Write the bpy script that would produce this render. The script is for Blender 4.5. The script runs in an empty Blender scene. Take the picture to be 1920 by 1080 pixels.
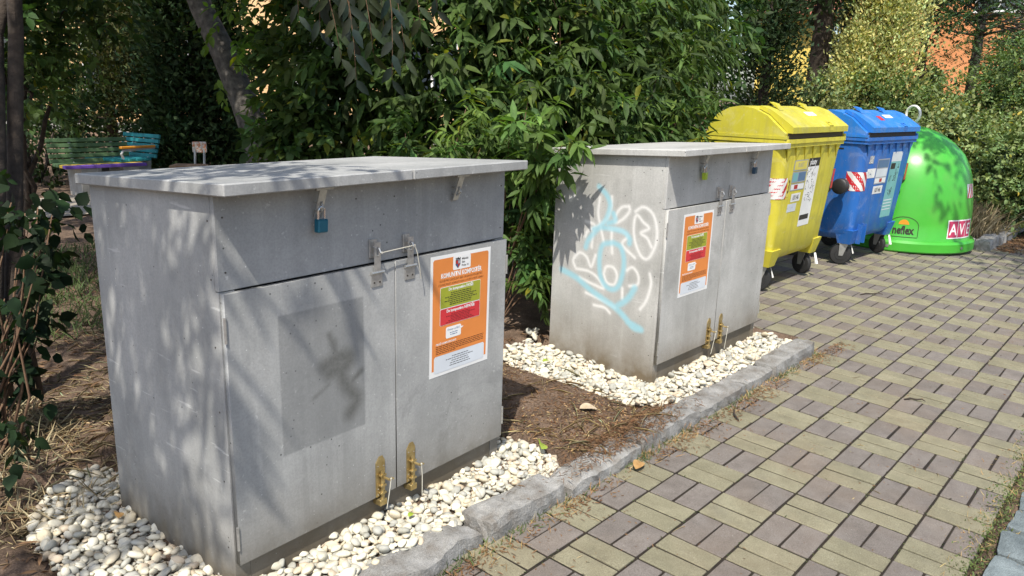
import bpy, bmesh, math, random
import numpy as np
from mathutils import Vector, Matrix, noise as mnoise

random.seed(7)
rng = np.random.default_rng(11)
R = math.radians
SC = bpy.context.scene
COL = SC.collection

# ------------------------------------------------------------------ camera, sky, sun, exposure
CAM = np.array([-2.144, -1.1084, 1.4244])
YAW, PITCH, ROLL, FPX = 0.7091, -0.2461, 0.0315, 1458.988
_f = np.array([math.cos(YAW) * math.cos(PITCH), math.sin(YAW) * math.cos(PITCH), math.sin(PITCH)])
_r = np.array([math.sin(YAW), -math.cos(YAW), 0.0])
_u = np.cross(_r, _f)
_r2 = math.cos(ROLL) * _r + math.sin(ROLL) * _u
_u2 = -math.sin(ROLL) * _r + math.cos(ROLL) * _u
cd = bpy.data.cameras.new('camera')
cd.sensor_width = 36.0
cd.lens = FPX / 1920 * 36.0
cd.clip_start = 0.05
cd.clip_end = 2000
cam = bpy.data.objects.new('camera', cd)
cam.matrix_world = Matrix(((_r2[0], _u2[0], -_f[0], CAM[0]), (_r2[1], _u2[1], -_f[1], CAM[1]),
                           (_r2[2], _u2[2], -_f[2], CAM[2]), (0, 0, 0, 1)))
COL.objects.link(cam)
SC.camera = cam

SUN = Vector((-0.56, -0.355, 1.0)).normalized()          # direction towards the sun
w = bpy.data.worlds.new('World'); SC.world = w; w.use_nodes = True
wn = w.node_tree.nodes; wl = w.node_tree.links
sky = wn.new('ShaderNodeTexSky'); sky.sky_type = 'NISHITA'; sky.sun_disc = False
sky.sun_elevation = math.asin(SUN.z)
sky.sun_rotation = math.atan2(SUN.x, SUN.y)
sky.dust_density = 2.0; sky.air_density = 1.0
bg = wn['Background']; bg.inputs[1].default_value = 0.15
wl.new(sky.outputs[0], bg.inputs[0])
sd = bpy.data.lights.new('sun', 'SUN'); sd.energy = 4.1; sd.angle = R(0.53); sd.color = (1.0, 0.95, 0.86)
sun = bpy.data.objects.new('sun', sd); COL.objects.link(sun)
sun.rotation_euler = SUN.to_track_quat('Z', 'Y').to_euler()
sun.location = (-6, -3, 12)
vs = SC.view_settings
vs.view_transform = 'Standard'; vs.look = 'None'; vs.gamma = 1.0; vs.exposure = 0.50; vs.use_curve_mapping = False
SC.render.engine = 'CYCLES'
SC.cycles.max_bounces = 7; SC.cycles.diffuse_bounces = 4; SC.cycles.transmission_bounces = 4
SC.cycles.caustics_reflective = False; SC.cycles.caustics_refractive = False

# ------------------------------------------------------------------ ground shape
GX, GY = -0.0101, 0.0241
def gz(x, y):
    return GX * np.clip(x, -4, 10) + GY * np.clip(y, -2.5, 2.0)
def ray(px, py, d):                                       # a place in the scene given its bearing and distance
    v = _f + _r2 * (px - 960) / FPX - _u2 * (py - 540) / FPX
    return CAM + v * d

# ------------------------------------------------------------------ materials
MATS = {}
def new_mat(name):
    m = bpy.data.materials.new(name); m.use_nodes = True
    MATS[name] = m
    return m, m.node_tree.nodes, m.node_tree.links, m.node_tree.nodes['Principled BSDF']
def rgba(c): return (c[0], c[1], c[2], 1.0)
def ramp(n, stops, interp='LINEAR'):
    r = n.new('ShaderNodeValToRGB'); r.color_ramp.interpolation = interp
    e = r.color_ramp.elements
    while len(e) < len(stops): e.new(0.5)
    for k, (p, c) in enumerate(stops):
        e[k].position = p; e[k].color = rgba(c) if not isinstance(c, (int, float)) else (c, c, c, 1)
    return r
def mixc(n, l, fac, a, b, mode='MIX'):
    m = n.new('ShaderNodeMix'); m.data_type = 'RGBA'; m.blend_type = mode
    for sock, v in ((m.inputs[0], fac), (m.inputs[6], a), (m.inputs[7], b)):
        if hasattr(v, 'links') or isinstance(v, bpy.types.NodeSocket): l.new(v, sock)
        elif isinstance(v, (int, float)): sock.default_value = v
        else: sock.default_value = rgba(v)
    return m.outputs[2]
def mth(n, l, op, a, b=None, clamp=False):
    m = n.new('ShaderNodeMath'); m.operation = op; m.use_clamp = clamp
    for k, v in enumerate((a, b)):
        if v is None: continue
        if isinstance(v, (int, float)): m.inputs[k].default_value = v
        else: l.new(v, m.inputs[k])
    return m.outputs[0]
def coords(n, kind):
    if kind == 'World': return n.new('ShaderNodeNewGeometry').outputs['Position']
    return n.new('ShaderNodeTexCoord').outputs[kind]
def nz(n, l, co, scale, detail=4, rough=.55, dist=0.0):
    t = n.new('ShaderNodeTexNoise'); t.inputs['Scale'].default_value = scale; t.inputs['Detail'].default_value = detail
    t.inputs['Roughness'].default_value = rough; t.inputs['Distortion'].default_value = dist
    l.new(co, t.inputs['Vector'])
    return t.outputs[0]
def vor(n, l, co, scale):
    t = n.new('ShaderNodeTexVoronoi'); t.inputs['Scale'].default_value = scale; l.new(co, t.inputs['Vector'])
    return t.outputs[0], t.outputs[1]
def bump(n, l, bs, h, strength, dist=.01):
    b = n.new('ShaderNodeBump'); b.inputs['Strength'].default_value = strength; b.inputs['Distance'].default_value = dist
    l.new(h, b.inputs['Height']); l.new(b.outputs[0], bs.inputs['Normal'])
def simple(name, stops, scale=6, rough=.6, bmp=.15, bscale=80, metallic=0.0, spec=.5, coord='Object', rand=0.0, tint=False, coat=0.0, dirt=None):
    m, n, l, b = new_mat(name)
    co = coords(n, coord)
    if isinstance(stops[0], (int, float)): stops = [(0.3, tuple(v * .88 for v in stops)), (0.7, tuple(min(1, v * 1.1) for v in stops))]
    c = ramp(n, stops); l.new(nz(n, l, co, scale), c.inputs[0]); out = c.outputs[0]
    if dirt:                                             # grime streaks with a shape of their own
        f = ramp(n, [(.5, 0), (.72, 1)]); l.new(nz(n, l, co, dirt[1], 6, .65), f.inputs[0])
        out = mixc(n, l, mth(n, l, 'MULTIPLY', f.outputs[0], dirt[2]), out, dirt[0])
    if rand:
        oi = n.new('ShaderNodeObjectInfo'); h = n.new('ShaderNodeHueSaturation')
        mr = n.new('ShaderNodeMapRange'); mr.inputs[3].default_value = 1 - rand; mr.inputs[4].default_value = 1 + rand
        l.new(oi.outputs['Random'], mr.inputs[0]); l.new(mr.outputs[0], h.inputs['Value']); l.new(out, h.inputs['Color']); out = h.outputs[0]
    if tint:
        a = n.new('ShaderNodeAttribute'); a.attribute_name = 'tint'
        out = mixc(n, l, 1.0, out, a.outputs['Color'], 'MULTIPLY')
    l.new(out, b.inputs['Base Color'])
    b.inputs['Roughness'].default_value = rough; b.inputs['Metallic'].default_value = metallic
    b.inputs['Specular IOR Level'].default_value = spec; b.inputs['Coat Weight'].default_value = coat
    if bmp: bump(n, l, b, nz(n, l, co, bscale, 5, .6), bmp)
    return m
def leafmat(name, rough=.58, trans=.42, spec=.24):
    m, n, l, b = new_mat(name)
    a = n.new('ShaderNodeAttribute'); a.attribute_name = 'tint'
    co = coords(n, 'Object')
    f = ramp(n, [(.35, .78), (.65, 1.15)]); l.new(nz(n, l, co, 28, 3), f.inputs[0])
    c = mixc(n, l, 1.0, a.outputs['Color'], f.outputs[0], 'MULTIPLY')
    l.new(c, b.inputs['Base Color']); b.inputs['Roughness'].default_value = rough; b.inputs['Specular IOR Level'].default_value = spec
    t = n.new('ShaderNodeBsdfTranslucent')
    l.new(mixc(n, l, 1.0, c, (1.25, 1.35, .55), 'MULTIPLY'), t.inputs[0])
    mx = n.new('ShaderNodeMixShader'); mx.inputs[0].default_value = trans
    l.new(b.outputs[0], mx.inputs[1]); l.new(t.outputs[0], mx.inputs[2])
    l.new(mx.outputs[0], n['Material Output'].inputs[0])
    return m
def board(name, c0, c1, c2, brown, seed=0.0, paint=False):
    """weathered grey composite board: mottling, scratches, pale flecks, splash dirt near the base, sprayed paint"""
    m, n, l, b = new_mat(name)
    co = coords(n, 'World')
    mp = n.new('ShaderNodeMapping'); mp.inputs['Location'].default_value = (seed, seed * 1.7, seed * .6); l.new(co, mp.inputs[0]); co2 = mp.outputs[0]
    c = ramp(n, [(.28, c0), (.5, c1), (.72, c2)]); l.new(nz(n, l, co2, 3.2, 8, .62), c.inputs[0]); out = c.outputs[0]
    st = n.new('ShaderNodeMapping'); st.inputs['Scale'].default_value = (9, 9, .8); l.new(co2, st.inputs[0])      # rain streaks
    f = ramp(n, [(.45, 0), (.75, 1)]); l.new(nz(n, l, st.outputs[0], 2.2, 5, .6), f.inputs[0])
    out = mixc(n, l, mth(n, l, 'MULTIPLY', f.outputs[0], .24), out, tuple(v * .62 for v in c1))
    st2 = n.new('ShaderNodeMapping'); st2.inputs['Scale'].default_value = (16, 16, .55); st2.inputs['Location'].default_value = (5, 2, 8); l.new(co2, st2.inputs[0])   # chalky runs
    f3 = ramp(n, [(.52, 0), (.72, 1)]); l.new(nz(n, l, st2.outputs[0], 1.4, 6, .7), f3.inputs[0])
    out = mixc(n, l, mth(n, l, 'MULTIPLY', f3.outputs[0], .22), out, tuple(min(.75, v * 1.35) for v in c2))
    f4 = ramp(n, [(.56, 0), (.64, 1)]); l.new(nz(n, l, co2, 2.1, 9, .72, .6), f4.inputs[0])                        # damp-looking patches
    out = mixc(n, l, mth(n, l, 'MULTIPLY', f4.outputs[0], .36), out, tuple(v * .60 for v in c0))
    g = ramp(n, [(.42, 0), (.62, 1)]); l.new(nz(n, l, co2, 150, 3, .7), g.inputs[0])                              # fine grain
    out = mixc(n, l, mth(n, l, 'MULTIPLY', g.outputs[0], .26), out, tuple(v * .55 for v in c1))
    d, vc = vor(n, l, co2, 46); sp = ramp(n, [(.05, 1), (.09, 0)]); l.new(d, sp.inputs[0])                          # pale paint flecks
    sep = n.new('ShaderNodeSeparateColor'); l.new(vc, sep.inputs[0])
    out = mixc(n, l, mth(n, l, 'MULTIPLY', sp.outputs[0], mth(n, l, 'GREATER_THAN', sep.outputs[0], .8)), out, (.72, .72, .70))
    d2, vc2 = vor(n, l, co2, 31); sp2 = ramp(n, [(.05, 1), (.10, 0)]); l.new(d2, sp2.inputs[0])                     # dark pits
    sep2 = n.new('ShaderNodeSeparateColor'); l.new(vc2, sep2.inputs[0])
    out = mixc(n, l, mth(n, l, 'MULTIPLY', sp2.outputs[0], mth(n, l, 'GREATER_THAN', sep2.outputs[1], .66)), out, (.06, .06, .06))
    sm = n.new('ShaderNodeMapping'); sm.inputs['Rotation'].default_value = (.5, .7, .4); sm.inputs['Scale'].default_value = (60, 5, 60); l.new(co2, sm.inputs[0])
    sr = ramp(n, [(.66, 0), (.71, 1)]); l.new(nz(n, l, sm.outputs[0], 1.0, 3, .6), sr.inputs[0])                   # scuffs
    out = mixc(n, l, mth(n, l, 'MULTIPLY', sr.outputs[0], .5), out, (.62, .62, .60))
    xyz = n.new('ShaderNodeSeparateXYZ'); l.new(co, xyz.inputs[0])
    hz = n.new('ShaderNodeMapRange'); hz.inputs[1].default_value = .07; hz.inputs[2].default_value = .46; hz.inputs[3].default_value = 1; hz.inputs[4].default_value = 0
    l.new(xyz.outputs[2], hz.inputs[0])
    sd_ = mth(n, l, 'MULTIPLY', hz.outputs[0], mth(n, l, 'ADD', nz(n, l, co2, 7, 6, .65), .15), True)
    sd_ = mth(n, l, 'MULTIPLY', sd_, hz.outputs[0], True)
    out = mixc(n, l, mth(n, l, 'MULTIPLY', sd_, 1.5, True), out, brown)                                           # rain-splashed soil
    if paint:
        for nm, colr, k in (('sprayw', (.82, .81, .78), .92), ('sprayb', (.29, .58, .67), .88), ('ghost', (.16, .165, .165), .55), ('smudge', (.055, .055, .045), .62)):
            a = n.new('ShaderNodeAttribute'); a.attribute_name = nm
            br = mth(n, l, 'ADD', mth(n, l, 'MULTIPLY', nz(n, l, co2, 120, 3), .5), .72)
            out = mixc(n, l, mth(n, l, 'MULTIPLY', mth(n, l, 'MULTIPLY', a.outputs['Fac'], k), br, True), out, colr)
    l.new(out, b.inputs['Base Color']); b.inputs['Roughness'].default_value = .62; b.inputs['Specular IOR Level'].default_value = .35
    bump(n, l, b, nz(n, l, co2, 130, 6, .65), .16, .004)
    return m

board('board_cool', (.27, .275, .268), (.37, .373, .362), (.49, .488, .47), (.125, .108, .082), 0.0, True)
board('board_warm', (.34, .338, .315), (.455, .45, .425), (.57, .565, .535), (.15, .118, .078), 3.1, True)
board('board_plinth', (.17, .158, .138), (.225, .21, .185), (.29, .275, .25), (.115, .095, .068), 1.3)
simple('interior_shade', (.02, .02, .02), rough=.9, bmp=0)
simple('galvanised', [(.3, (.42, .42, .41)), (.7, (.62, .62, .60))], 60, rough=.38, metallic=.75, bmp=.05)
simple('brass', [(.3, (.36, .26, .10)), (.7, (.52, .41, .20))], 40, rough=.42, metallic=.8, bmp=.08)
simple('chrome', (.75, .75, .75), rough=.15, metallic=1.0, bmp=0)
simple('teal_lock', (.012, .13, .20), rough=.35, bmp=.02, metallic=.3)
simple('green_lock', (.33, .45, .03), rough=.4, bmp=.02)
simple('navy_lock', (.03, .07, .12), rough=.4, bmp=.02, metallic=.3)
simple('white_plastic', (.78, .78, .74), rough=.4, bmp=.02)
simple('tie_plastic', (.52, .50, .42), rough=.45, bmp=.02)
simple('screw_steel', (.10, .09, .08), rough=.5, metallic=.6, bmp=0)
simple('paper', (.80, .80, .78), 3, rough=.45, bmp=.02)
simple('orange_print', (.74, .245, .055), 4, rough=.45, bmp=.02)
simple('olive_print', (.33, .36, .03), 4, rough=.45, bmp=0)
simple('red_print', (.62, .035, .045), 4, rough=.45, bmp=0)
simple('pale_print', (.66, .70, .74), 4, rough=.45, bmp=0)
simple('white_print', (.82, .82, .80), 4, rough=.45, bmp=0)
simple('ink', (.03, .025, .02), rough=.6, bmp=0)
simple('brown_ink', (.14, .035, .01), rough=.6, bmp=0)
simple('dark_red_ink', (.16, .008, .01), rough=.6, bmp=0)
simple('blue_print', (.10, .18, .32), 4, rough=.45, bmp=0)
simple('crest_red', (.45, .03, .03), rough=.5, bmp=0)
simple('crest_blue', (.05, .10, .25), rough=.5, bmp=0)

def brickmat(name, c0, c1, c2):
    m, n, l, b = new_mat(name)
    co = coords(n, 'World')
    c = ramp(n, [(.3, c0), (.5, c1), (.7, c2)]); l.new(nz(n, l, co, 9, 8, .7), c.inputs[0]); out = c.outputs[0]
    g = ramp(n, [(.38, .72), (.62, 1.18)]); l.new(nz(n, l, co, 260, 4, .75), g.inputs[0])
    out = mixc(n, l, 1.0, out, g.outputs[0], 'MULTIPLY')
    f = ramp(n, [(.48, 0), (.7, 1)]); l.new(nz(n, l, co, 1.7, 6, .65), f.inputs[0])          # rusty soil washed over the bricks
    out = mixc(n, l, mth(n, l, 'MULTIPLY', f.outputs[0], .26), out, (.22, .160, .105))
    f2 = ramp(n, [(.55, 0), (.75, 1)]); l.new(nz(n, l, co, 5.5, 7, .7), f2.inputs[0])        # grey dirt
    out = mixc(n, l, mth(n, l, 'MULTIPLY', f2.outputs[0], .34), out, (.13, .12, .105))
    d, vc = vor(n, l, co, 75); sp = ramp(n, [(.04, 1), (.10, 0)]); l.new(d, sp.inputs[0])
    sep = n.new('ShaderNodeSeparateColor'); l.new(vc, sep.inputs[0])
    out = mixc(n, l, mth(n, l, 'MULTIPLY', sp.outputs[0], mth(n, l, 'GREATER_THAN', sep.outputs[0], .86)), out, (.6, .58, .5))
    out = mixc(n, l, mth(n, l, 'MULTIPLY', sp.outputs[0], mth(n, l, 'LESS_THAN', sep.outputs[1], .10)), out, (.05, .04, .03))
    a = n.new('ShaderNodeAttribute'); a.attribute_name = 'tint'
    oi = n.new('ShaderNodeObjectInfo'); h = n.new('ShaderNodeHueSaturation')
    mr = n.new('ShaderNodeMapRange'); mr.inputs[3].default_value = .93; mr.inputs[4].default_value = 1.06
    l.new(oi.outputs['Random'], mr.inputs[0]); l.new(mr.outputs[0], h.inputs['Value']); l.new(out, h.inputs['Color'])
    out = mixc(n, l, 1.0, h.outputs[0], a.outputs['Color'], 'MULTIPLY')
    l.new(out, b.inputs['Base Color']); b.inputs['Roughness'].default_value = .85; b.inputs['Specular IOR Level'].default_value = .25
    bump(n, l, b, nz(n, l, co, 220, 6, .75), .4, .004)
brickmat('brick_yellow', (.178, .166, .110), (.220, .205, .136), (.264, .247, .168))
brickmat('brick_purple', (.138, .120, .106), (.172, .152, .135), (.212, .190, .170))
simple('joint_sand', [(.3, (.008, .006, .004)), (.55, (.026, .017, .010)), (.75, (.018, .020, .008))], 22, rough=.95, bmp=.8, bscale=180, coord='World')
def stonemat(name, stops, tint=False, rand=0.0, sc=14):
    m = simple(name, stops, sc, rough=.88, bmp=.6, bscale=110, coord='World', tint=tint, rand=rand, spec=.3)
    n, l = m.node_tree.nodes, m.node_tree.links; b = n['Principled BSDF']
    src = b.inputs['Base Color'].links[0].from_socket
    g = ramp(n, [(.35, .6), (.5, 1.0), (.66, 1.35)]); l.new(nz(n, l, coords(n, 'World'), 330, 3, .8), g.inputs[0])
    l.new(mixc(n, l, 1.0, src, g.outputs[0], 'MULTIPLY'), b.inputs['Base Color'])
stonemat('granite', [(.3, (.17, .155, .135)), (.5, (.25, .245, .23)), (.72, (.34, .335, .32))], rand=.12)
stonemat('granite_blue', [(.3, (.115, .140, .145)), (.7, (.20, .235, .24))], rand=.1)
simple('pebble', [(.25, (.40, .38, .31)), (.5, (.57, .545, .47)), (.75, (.68, .655, .58))], 26, rough=.75, bmp=.12, bscale=120, coord='World', tint=True, spec=.35)
def soilmat():
    m, n, l, b = new_mat('soil')
    co = coords(n, 'World')
    c = ramp(n, [(.28, (.060, .042, .030)), (.45, (.150, .104, .074)), (.60, (.24, .168, .120)), (.78, (.35, .27, .20))])
    l.new(nz(n, l, co, 5, 10, .75), c.inputs[0]); out = c.outputs[0]
    g = ramp(n, [(.36, .45), (.55, 1.0), (.68, 1.7)]); l.new(nz(n, l, co, 150, 5, .8), g.inputs[0])
    out = mixc(n, l, 1.0, out, g.outputs[0], 'MULTIPLY')
    l.new(out, b.inputs['Base Color']); b.inputs['Roughness'].default_value = .95; b.inputs['Specular IOR Level'].default_value = .15
    bump(n, l, b, nz(n, l, co, 90, 8, .8), .9, .012)
soilmat()
simple('straw', [(.3, (.36, .28, .15)), (.7, (.56, .46, .28))], 12, rough=.8, bmp=0, coord='World', tint=True)
simple('litter', [(.3, (.12, .065, .03)), (.7, (.26, .15, .075))], 12, rough=.9, bmp=0, coord='World', tint=True)
simple('grass', [(.3, (.05, .085, .02)), (.7, (.12, .17, .045))], 9, rough=.7, bmp=0, coord='World', tint=True)
simple('bark_grey', [(.3, (.045, .04, .034)), (.7, (.16, .145, .125))], 18, rough=.95, bmp=.9, bscale=35)
simple('bark_dark', [(.3, (.022, .017, .013)), (.7, (.075, .055, .04))], 18, rough=.95, bmp=.9, bscale=35)
simple('twig', [(.3, (.10, .055, .03)), (.7, (.20, .12, .07))], 18, rough=.9, bmp=.2)
leafmat('leaf'); leafmat('leaf_matt', .65, .3, .25); leafmat('leaf_gloss', .42, .3, .4)
leafmat('needle', .7, .22, .2)
def binmat(name, c, dirt, k):
    m = simple(name, [(.25, tuple(v * .82 for v in c)), (.75, tuple(min(1, v * 1.1) for v in c))], 2.2, rough=.5, bmp=.06, bscale=240, dirt=(dirt, 5.0, k))
    n, l = m.node_tree.nodes, m.node_tree.links; b = n['Principled BSDF']; src = b.inputs['Base Color'].links[0].from_socket; co = coords(n, 'Object')
    mp = n.new('ShaderNodeMapping'); mp.inputs['Scale'].default_value = (14, 14, 1.1); l.new(co, mp.inputs[0])          # grime runs
    f = ramp(n, [(.5, 0), (.74, 1)]); l.new(nz(n, l, mp.outputs[0], 1.3, 6, .7), f.inputs[0])
    out = mixc(n, l, mth(n, l, 'MULTIPLY', f.outputs[0], .42), src, dirt)
    g = ramp(n, [(.55, 0), (.62, 1)]); l.new(nz(n, l, co, 7, 8, .75, .8), g.inputs[0])                                 # sun-faded chalky blotches
    out = mixc(n, l, mth(n, l, 'MULTIPLY', g.outputs[0], .22), out, tuple(min(1, v * .6 + .28) for v in c))
    sm = n.new('ShaderNodeMapping'); sm.inputs['Rotation'].default_value = (.3, .5, .2); sm.inputs['Scale'].default_value = (3, 40, 40); l.new(co, sm.inputs[0])
    s_ = ramp(n, [(.66, 0), (.70, 1)]); l.new(nz(n, l, sm.outputs[0], 1.0, 3, .6), s_.inputs[0])                          # scuffs
    out = mixc(n, l, mth(n, l, 'MULTIPLY', s_.outputs[0], .35), out, tuple(min(1, v * .5 + .3) for v in c))
    l.new(out, b.inputs['Base Color'])
    rr = ramp(n, [(.35, .36), (.7, .68)]); l.new(nz(n, l, co, 9, 5, .6), rr.inputs[0]); l.new(rr.outputs[0], b.inputs['Roughness'])
binmat('bin_yellow', (.66, .58, .055), (.20, .16, .05), .42)
binmat('bin_yellow_lid', (.55, .50, .045), (.30, .26, .10), .42)
binmat('bin_blue', (.020, .145, .50), (.16, .18, .26), .45)
binmat('bin_blue_lid', (.022, .19, .58), (.12, .20, .34), .35)
simple('igloo_green', [(.25, (.045, .33, .025)), (.75, (.07, .43, .04))], 2.5, rough=.34, bmp=.05, bscale=30, coat=.18, dirt=((.12, .30, .06), 4.0, .4))
simple('rubber', (.018, .018, .018), rough=.75, bmp=.1)
simple('caster_metal', (.40, .40, .38), 30, rough=.4, metallic=.7, bmp=.05)
simple('black_plastic', (.02, .02, .02), rough=.45, bmp=.05)
simple('slot_shade', (.045, .032, .015), rough=.7, bmp=0)
simple('hatch_red', (.55, .03, .04), rough=.35, bmp=0)
simple('ave_red', (.52, .045, .12), rough=.4, bmp=0)
simple('sun_orange', (.75, .30, .02), rough=.4, bmp=0)
simple('sticker_grey', (.35, .37, .42), rough=.4, bmp=0)
simple('sticker_teal', (.20, .46, .48), rough=.4, bmp=0)
simple('sticker_yellow', (.72, .62, .12), rough=.4, bmp=0)
simple('plaster_orange', [(.3, (.55, .225, .085)), (.7, (.66, .29, .12))], .8, rough=.9, bmp=.3, bscale=30)
simple('plaster_peach', [(.3, (.66, .42, .20)), (.7, (.76, .50, .26))], .8, rough=.9, bmp=.3, bscale=30)
simple('plaster_yellow', [(.3, (.70, .52, .10)), (.7, (.80, .62, .16))], .8, rough=.9, bmp=.3, bscale=30)
simple('plaster_white', (.72, .72, .70), 1, rough=.9, bmp=.2, bscale=30)
simple('glass_dark', (.03, .04, .05), rough=.08, bmp=0, spec=.8)
simple('roof_tile', (.30, .10, .06), 6, rough=.8, bmp=.4)
simple('plank_green', [(.3, (.035, .085, .035)), (.7, (.085, .15, .06))], 8, rough=.7, bmp=.3)
simple('plank_teal', [(.3, (.010, .16, .18)), (.7, (.02, .25, .27))], 8, rough=.6, bmp=.2)
simple('plank_orange', (.62, .25, .02), 8, rough=.6, bmp=.2)
simple('plank_purple', (.13, .06, .34), 8, rough=.6, bmp=.2)
simple('plank_yellow', (.58, .40, .05), 8, rough=.6, bmp=.2)
simple('wood_bare', [(.3, (.20, .115, .06)), (.7, (.34, .21, .12))], 14, rough=.8, bmp=.3)
simple('peeling_orange', [(.42, (.62, .25, .12)), (.52, (.68, .62, .55))], 30, rough=.8, bmp=.3)
simple('concrete', [(.3, (.26, .25, .23)), (.7, (.38, .37, .34))], 9, rough=.9, bmp=.4)
simple('tube_grey', (.42, .43, .42), rough=.45, bmp=.03, metallic=.2)
simple('path_gravel', [(.3, (.30, .25, .19)), (.7, (.46, .41, .33))], 30, rough=.95, bmp=.6, bscale=140, coord='World')
simple('dead_leaf', [(.3, (.30, .16, .05)), (.7, (.48, .30, .12))], 40, rough=.75, bmp=.3, bscale=90)
simple('dead_leaf_pale', [(.3, (.38, .29, .18)), (.7, (.55, .45, .32))], 40, rough=.75, bmp=.3, bscale=90)
simple('fresh_leaf', [(.3, (.20, .32, .03)), (.7, (.42, .46, .06))], 16, rough=.4, bmp=.1, bscale=60)

# ------------------------------------------------------------------ mesh helpers
def tag(o, label=None, cat=None, group=None, kind=None):
    if label: o['label'] = label
    if cat: o['category'] = cat
    if group: o['group'] = group
    if kind: o['kind'] = kind
    return o
def link(name, me, mat, parent=None, smooth=False):
    o = bpy.data.objects.new(name, me); COL.objects.link(o)
    if mat and not me.materials: me.materials.append(MATS[mat])
    if parent is not None: o.parent = parent
    if smooth: me.shade_smooth()
    return o
def empty(name, loc, rz=0.0, label=None, cat=None, group=None):
    o = bpy.data.objects.new(name, None); COL.objects.link(o); o.empty_display_size = .1
    o.location = [float(v) for v in loc]; o.rotation_euler = (0, 0, rz)
    return tag(o, label, cat, group)
def np_mesh(name, V, F, tint=None, attrs=None):
    """V (n,3), F (m,k) all faces alike"""
    V = np.asarray(V, np.float32); F = np.asarray(F, np.int32)
    me = bpy.data.meshes.new(name)
    me.vertices.add(len(V)); me.vertices.foreach_set('co', V.ravel())
    k = F.shape[1]
    me.loops.add(F.size); me.loops.foreach_set('vertex_index', F.ravel())
    me.polygons.add(len(F)); me.polygons.foreach_set('loop_start', np.arange(0, F.size, k, dtype=np.int32))
    me.update(calc_edges=True); me.validate()
    if tint is not None:
        a = me.attributes.new('tint', 'FLOAT_COLOR', 'POINT')
        c = np.ones((len(V), 4), np.float32); c[:, :3] = tint; a.data.foreach_set('color', c.ravel())
    for nm, v in (attrs or {}).items():
        a = me.attributes.new(nm, 'FLOAT', 'POINT'); a.data.foreach_set('value', np.asarray(v, np.float32))
    return me
class MB:
    def __init__(s): s.v = []; s.f = []
    def add(s, vs_, fs_):
        o = len(s.v); s.v += [tuple(float(c) for c in p) for p in vs_]; s.f += [tuple(i + o for i in f) for f in fs_]; return s
    def box(s, x0, x1, y0, y1, z0, z1, c=0.0):
        if c <= 0:
            return s.add([(x0, y0, z0), (x1, y0, z0), (x1, y1, z0), (x0, y1, z0), (x0, y0, z1), (x1, y0, z1), (x1, y1, z1), (x0, y1, z1)],
                         [(3, 2, 1, 0), (4, 5, 6, 7), (0, 1, 5, 4), (1, 2, 6, 5), (2, 3, 7, 6), (3, 0, 4, 7)])
        pts = []
        for x, sx in ((x0, 1), (x1, -1)):
            for y, sy in ((y0, 1), (y1, -1)):
                for z, sz in ((z0, 1), (z1, -1)):
                    pts += [(x + sx * c, y + sy * c, z), (x + sx * c, y, z + sz * c), (x, y + sy * c, z + sz * c)]
        return s.hull(pts)
    def hull(s, pts):
        bm = bmesh.new()
        for p in pts: bm.verts.new(p)
        r = bmesh.ops.convex_hull(bm, input=bm.verts)
        bad = [e for e in r.get('geom_interior', []) + r.get('geom_unused', []) if isinstance(e, bmesh.types.BMVert)]
        if bad: bmesh.ops.delete(bm, geom=list(set(bad)), context='VERTS')
        bmesh.ops.dissolve_limit(bm, angle_limit=.01, verts=bm.verts, edges=bm.edges)
        bmesh.ops.recalc_face_normals(bm, faces=bm.faces)
        bm.verts.index_update()
        s.add([v.co for v in bm.verts], [[v.index for v in f.verts] for f in bm.faces]); bm.free(); return s
    def prism(s, poly, axis, a, b):
        """polygon in the two other axes extruded along axis from a to b"""
        def P(p, t):
            return {'x': (t, p[0], p[1]), 'y': (p[0], t, p[1]), 'z': (p[0], p[1], t)}[axis]
        n = len(poly)
        return s.add([P(p, a) for p in poly] + [P(p, b) for p in poly],
                     [tuple(range(n - 1, -1, -1)), tuple(range(n, 2 * n))] + [(k, (k + 1) % n, n + (k + 1) % n, n + k) for k in range(n)])
    def tube(s, path, rad, n=8, cap=True):
        path = [Vector(p) for p in path]; N = len(path)
        rad = rad if hasattr(rad, '__len__') else [rad] * N
        up = Vector((0, 0, 1)); vs_ = []; prev = None
        for i, p in enumerate(path):
            t = (path[min(i + 1, N - 1)] - path[max(i - 1, 0)]).normalized()
            if prev is None:
                a = t.cross(up if abs(t.z) < .9 else Vector((1, 0, 0))).normalized()
            else:
                a = (prev - t * prev.dot(t)).normalized()
            prev = a; b_ = t.cross(a)
            for k in range(n):
                q = 2 * math.pi * k / n
                vs_.append(p + (a * math.cos(q) + b_ * math.sin(q)) * rad[i])
        fs_ = [(i * n + k, i * n + (k + 1) % n, (i + 1) * n + (k + 1) % n, (i + 1) * n + k) for i in range(N - 1) for k in range(n)]
        if cap: fs_ += [tuple(range(n - 1, -1, -1)), tuple(range((N - 1) * n, N * n))]
        return s.add(vs_, fs_)
    def lathe(s, prof, n=32, origin=(0, 0, 0), axis='z'):
        vs_ = []; o = Vector(origin)
        for r, h in prof:
            for k in range(n):
                q = 2 * math.pi * k / n; a, b_ = r * math.cos(q), r * math.sin(q)
                vs_.append(o + Vector({'z': (a, b_, h), 'x': (h, a, b_), 'y': (b_, h, a)}[axis]))
        m = len(prof)
        fs_ = [(i * n + k, i * n + (k + 1) % n, (i + 1) * n + (k + 1) % n, (i + 1) * n + k) for i in range(m - 1) for k in range(n)]
        fs_ += [tuple(range(n - 1, -1, -1)), tuple(range((m - 1) * n, m * n))]
        return s.add(vs_, fs_)
    def quad(s, a, b, c, d): return s.add([a, b, c, d], [(0, 1, 2, 3)])
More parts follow.
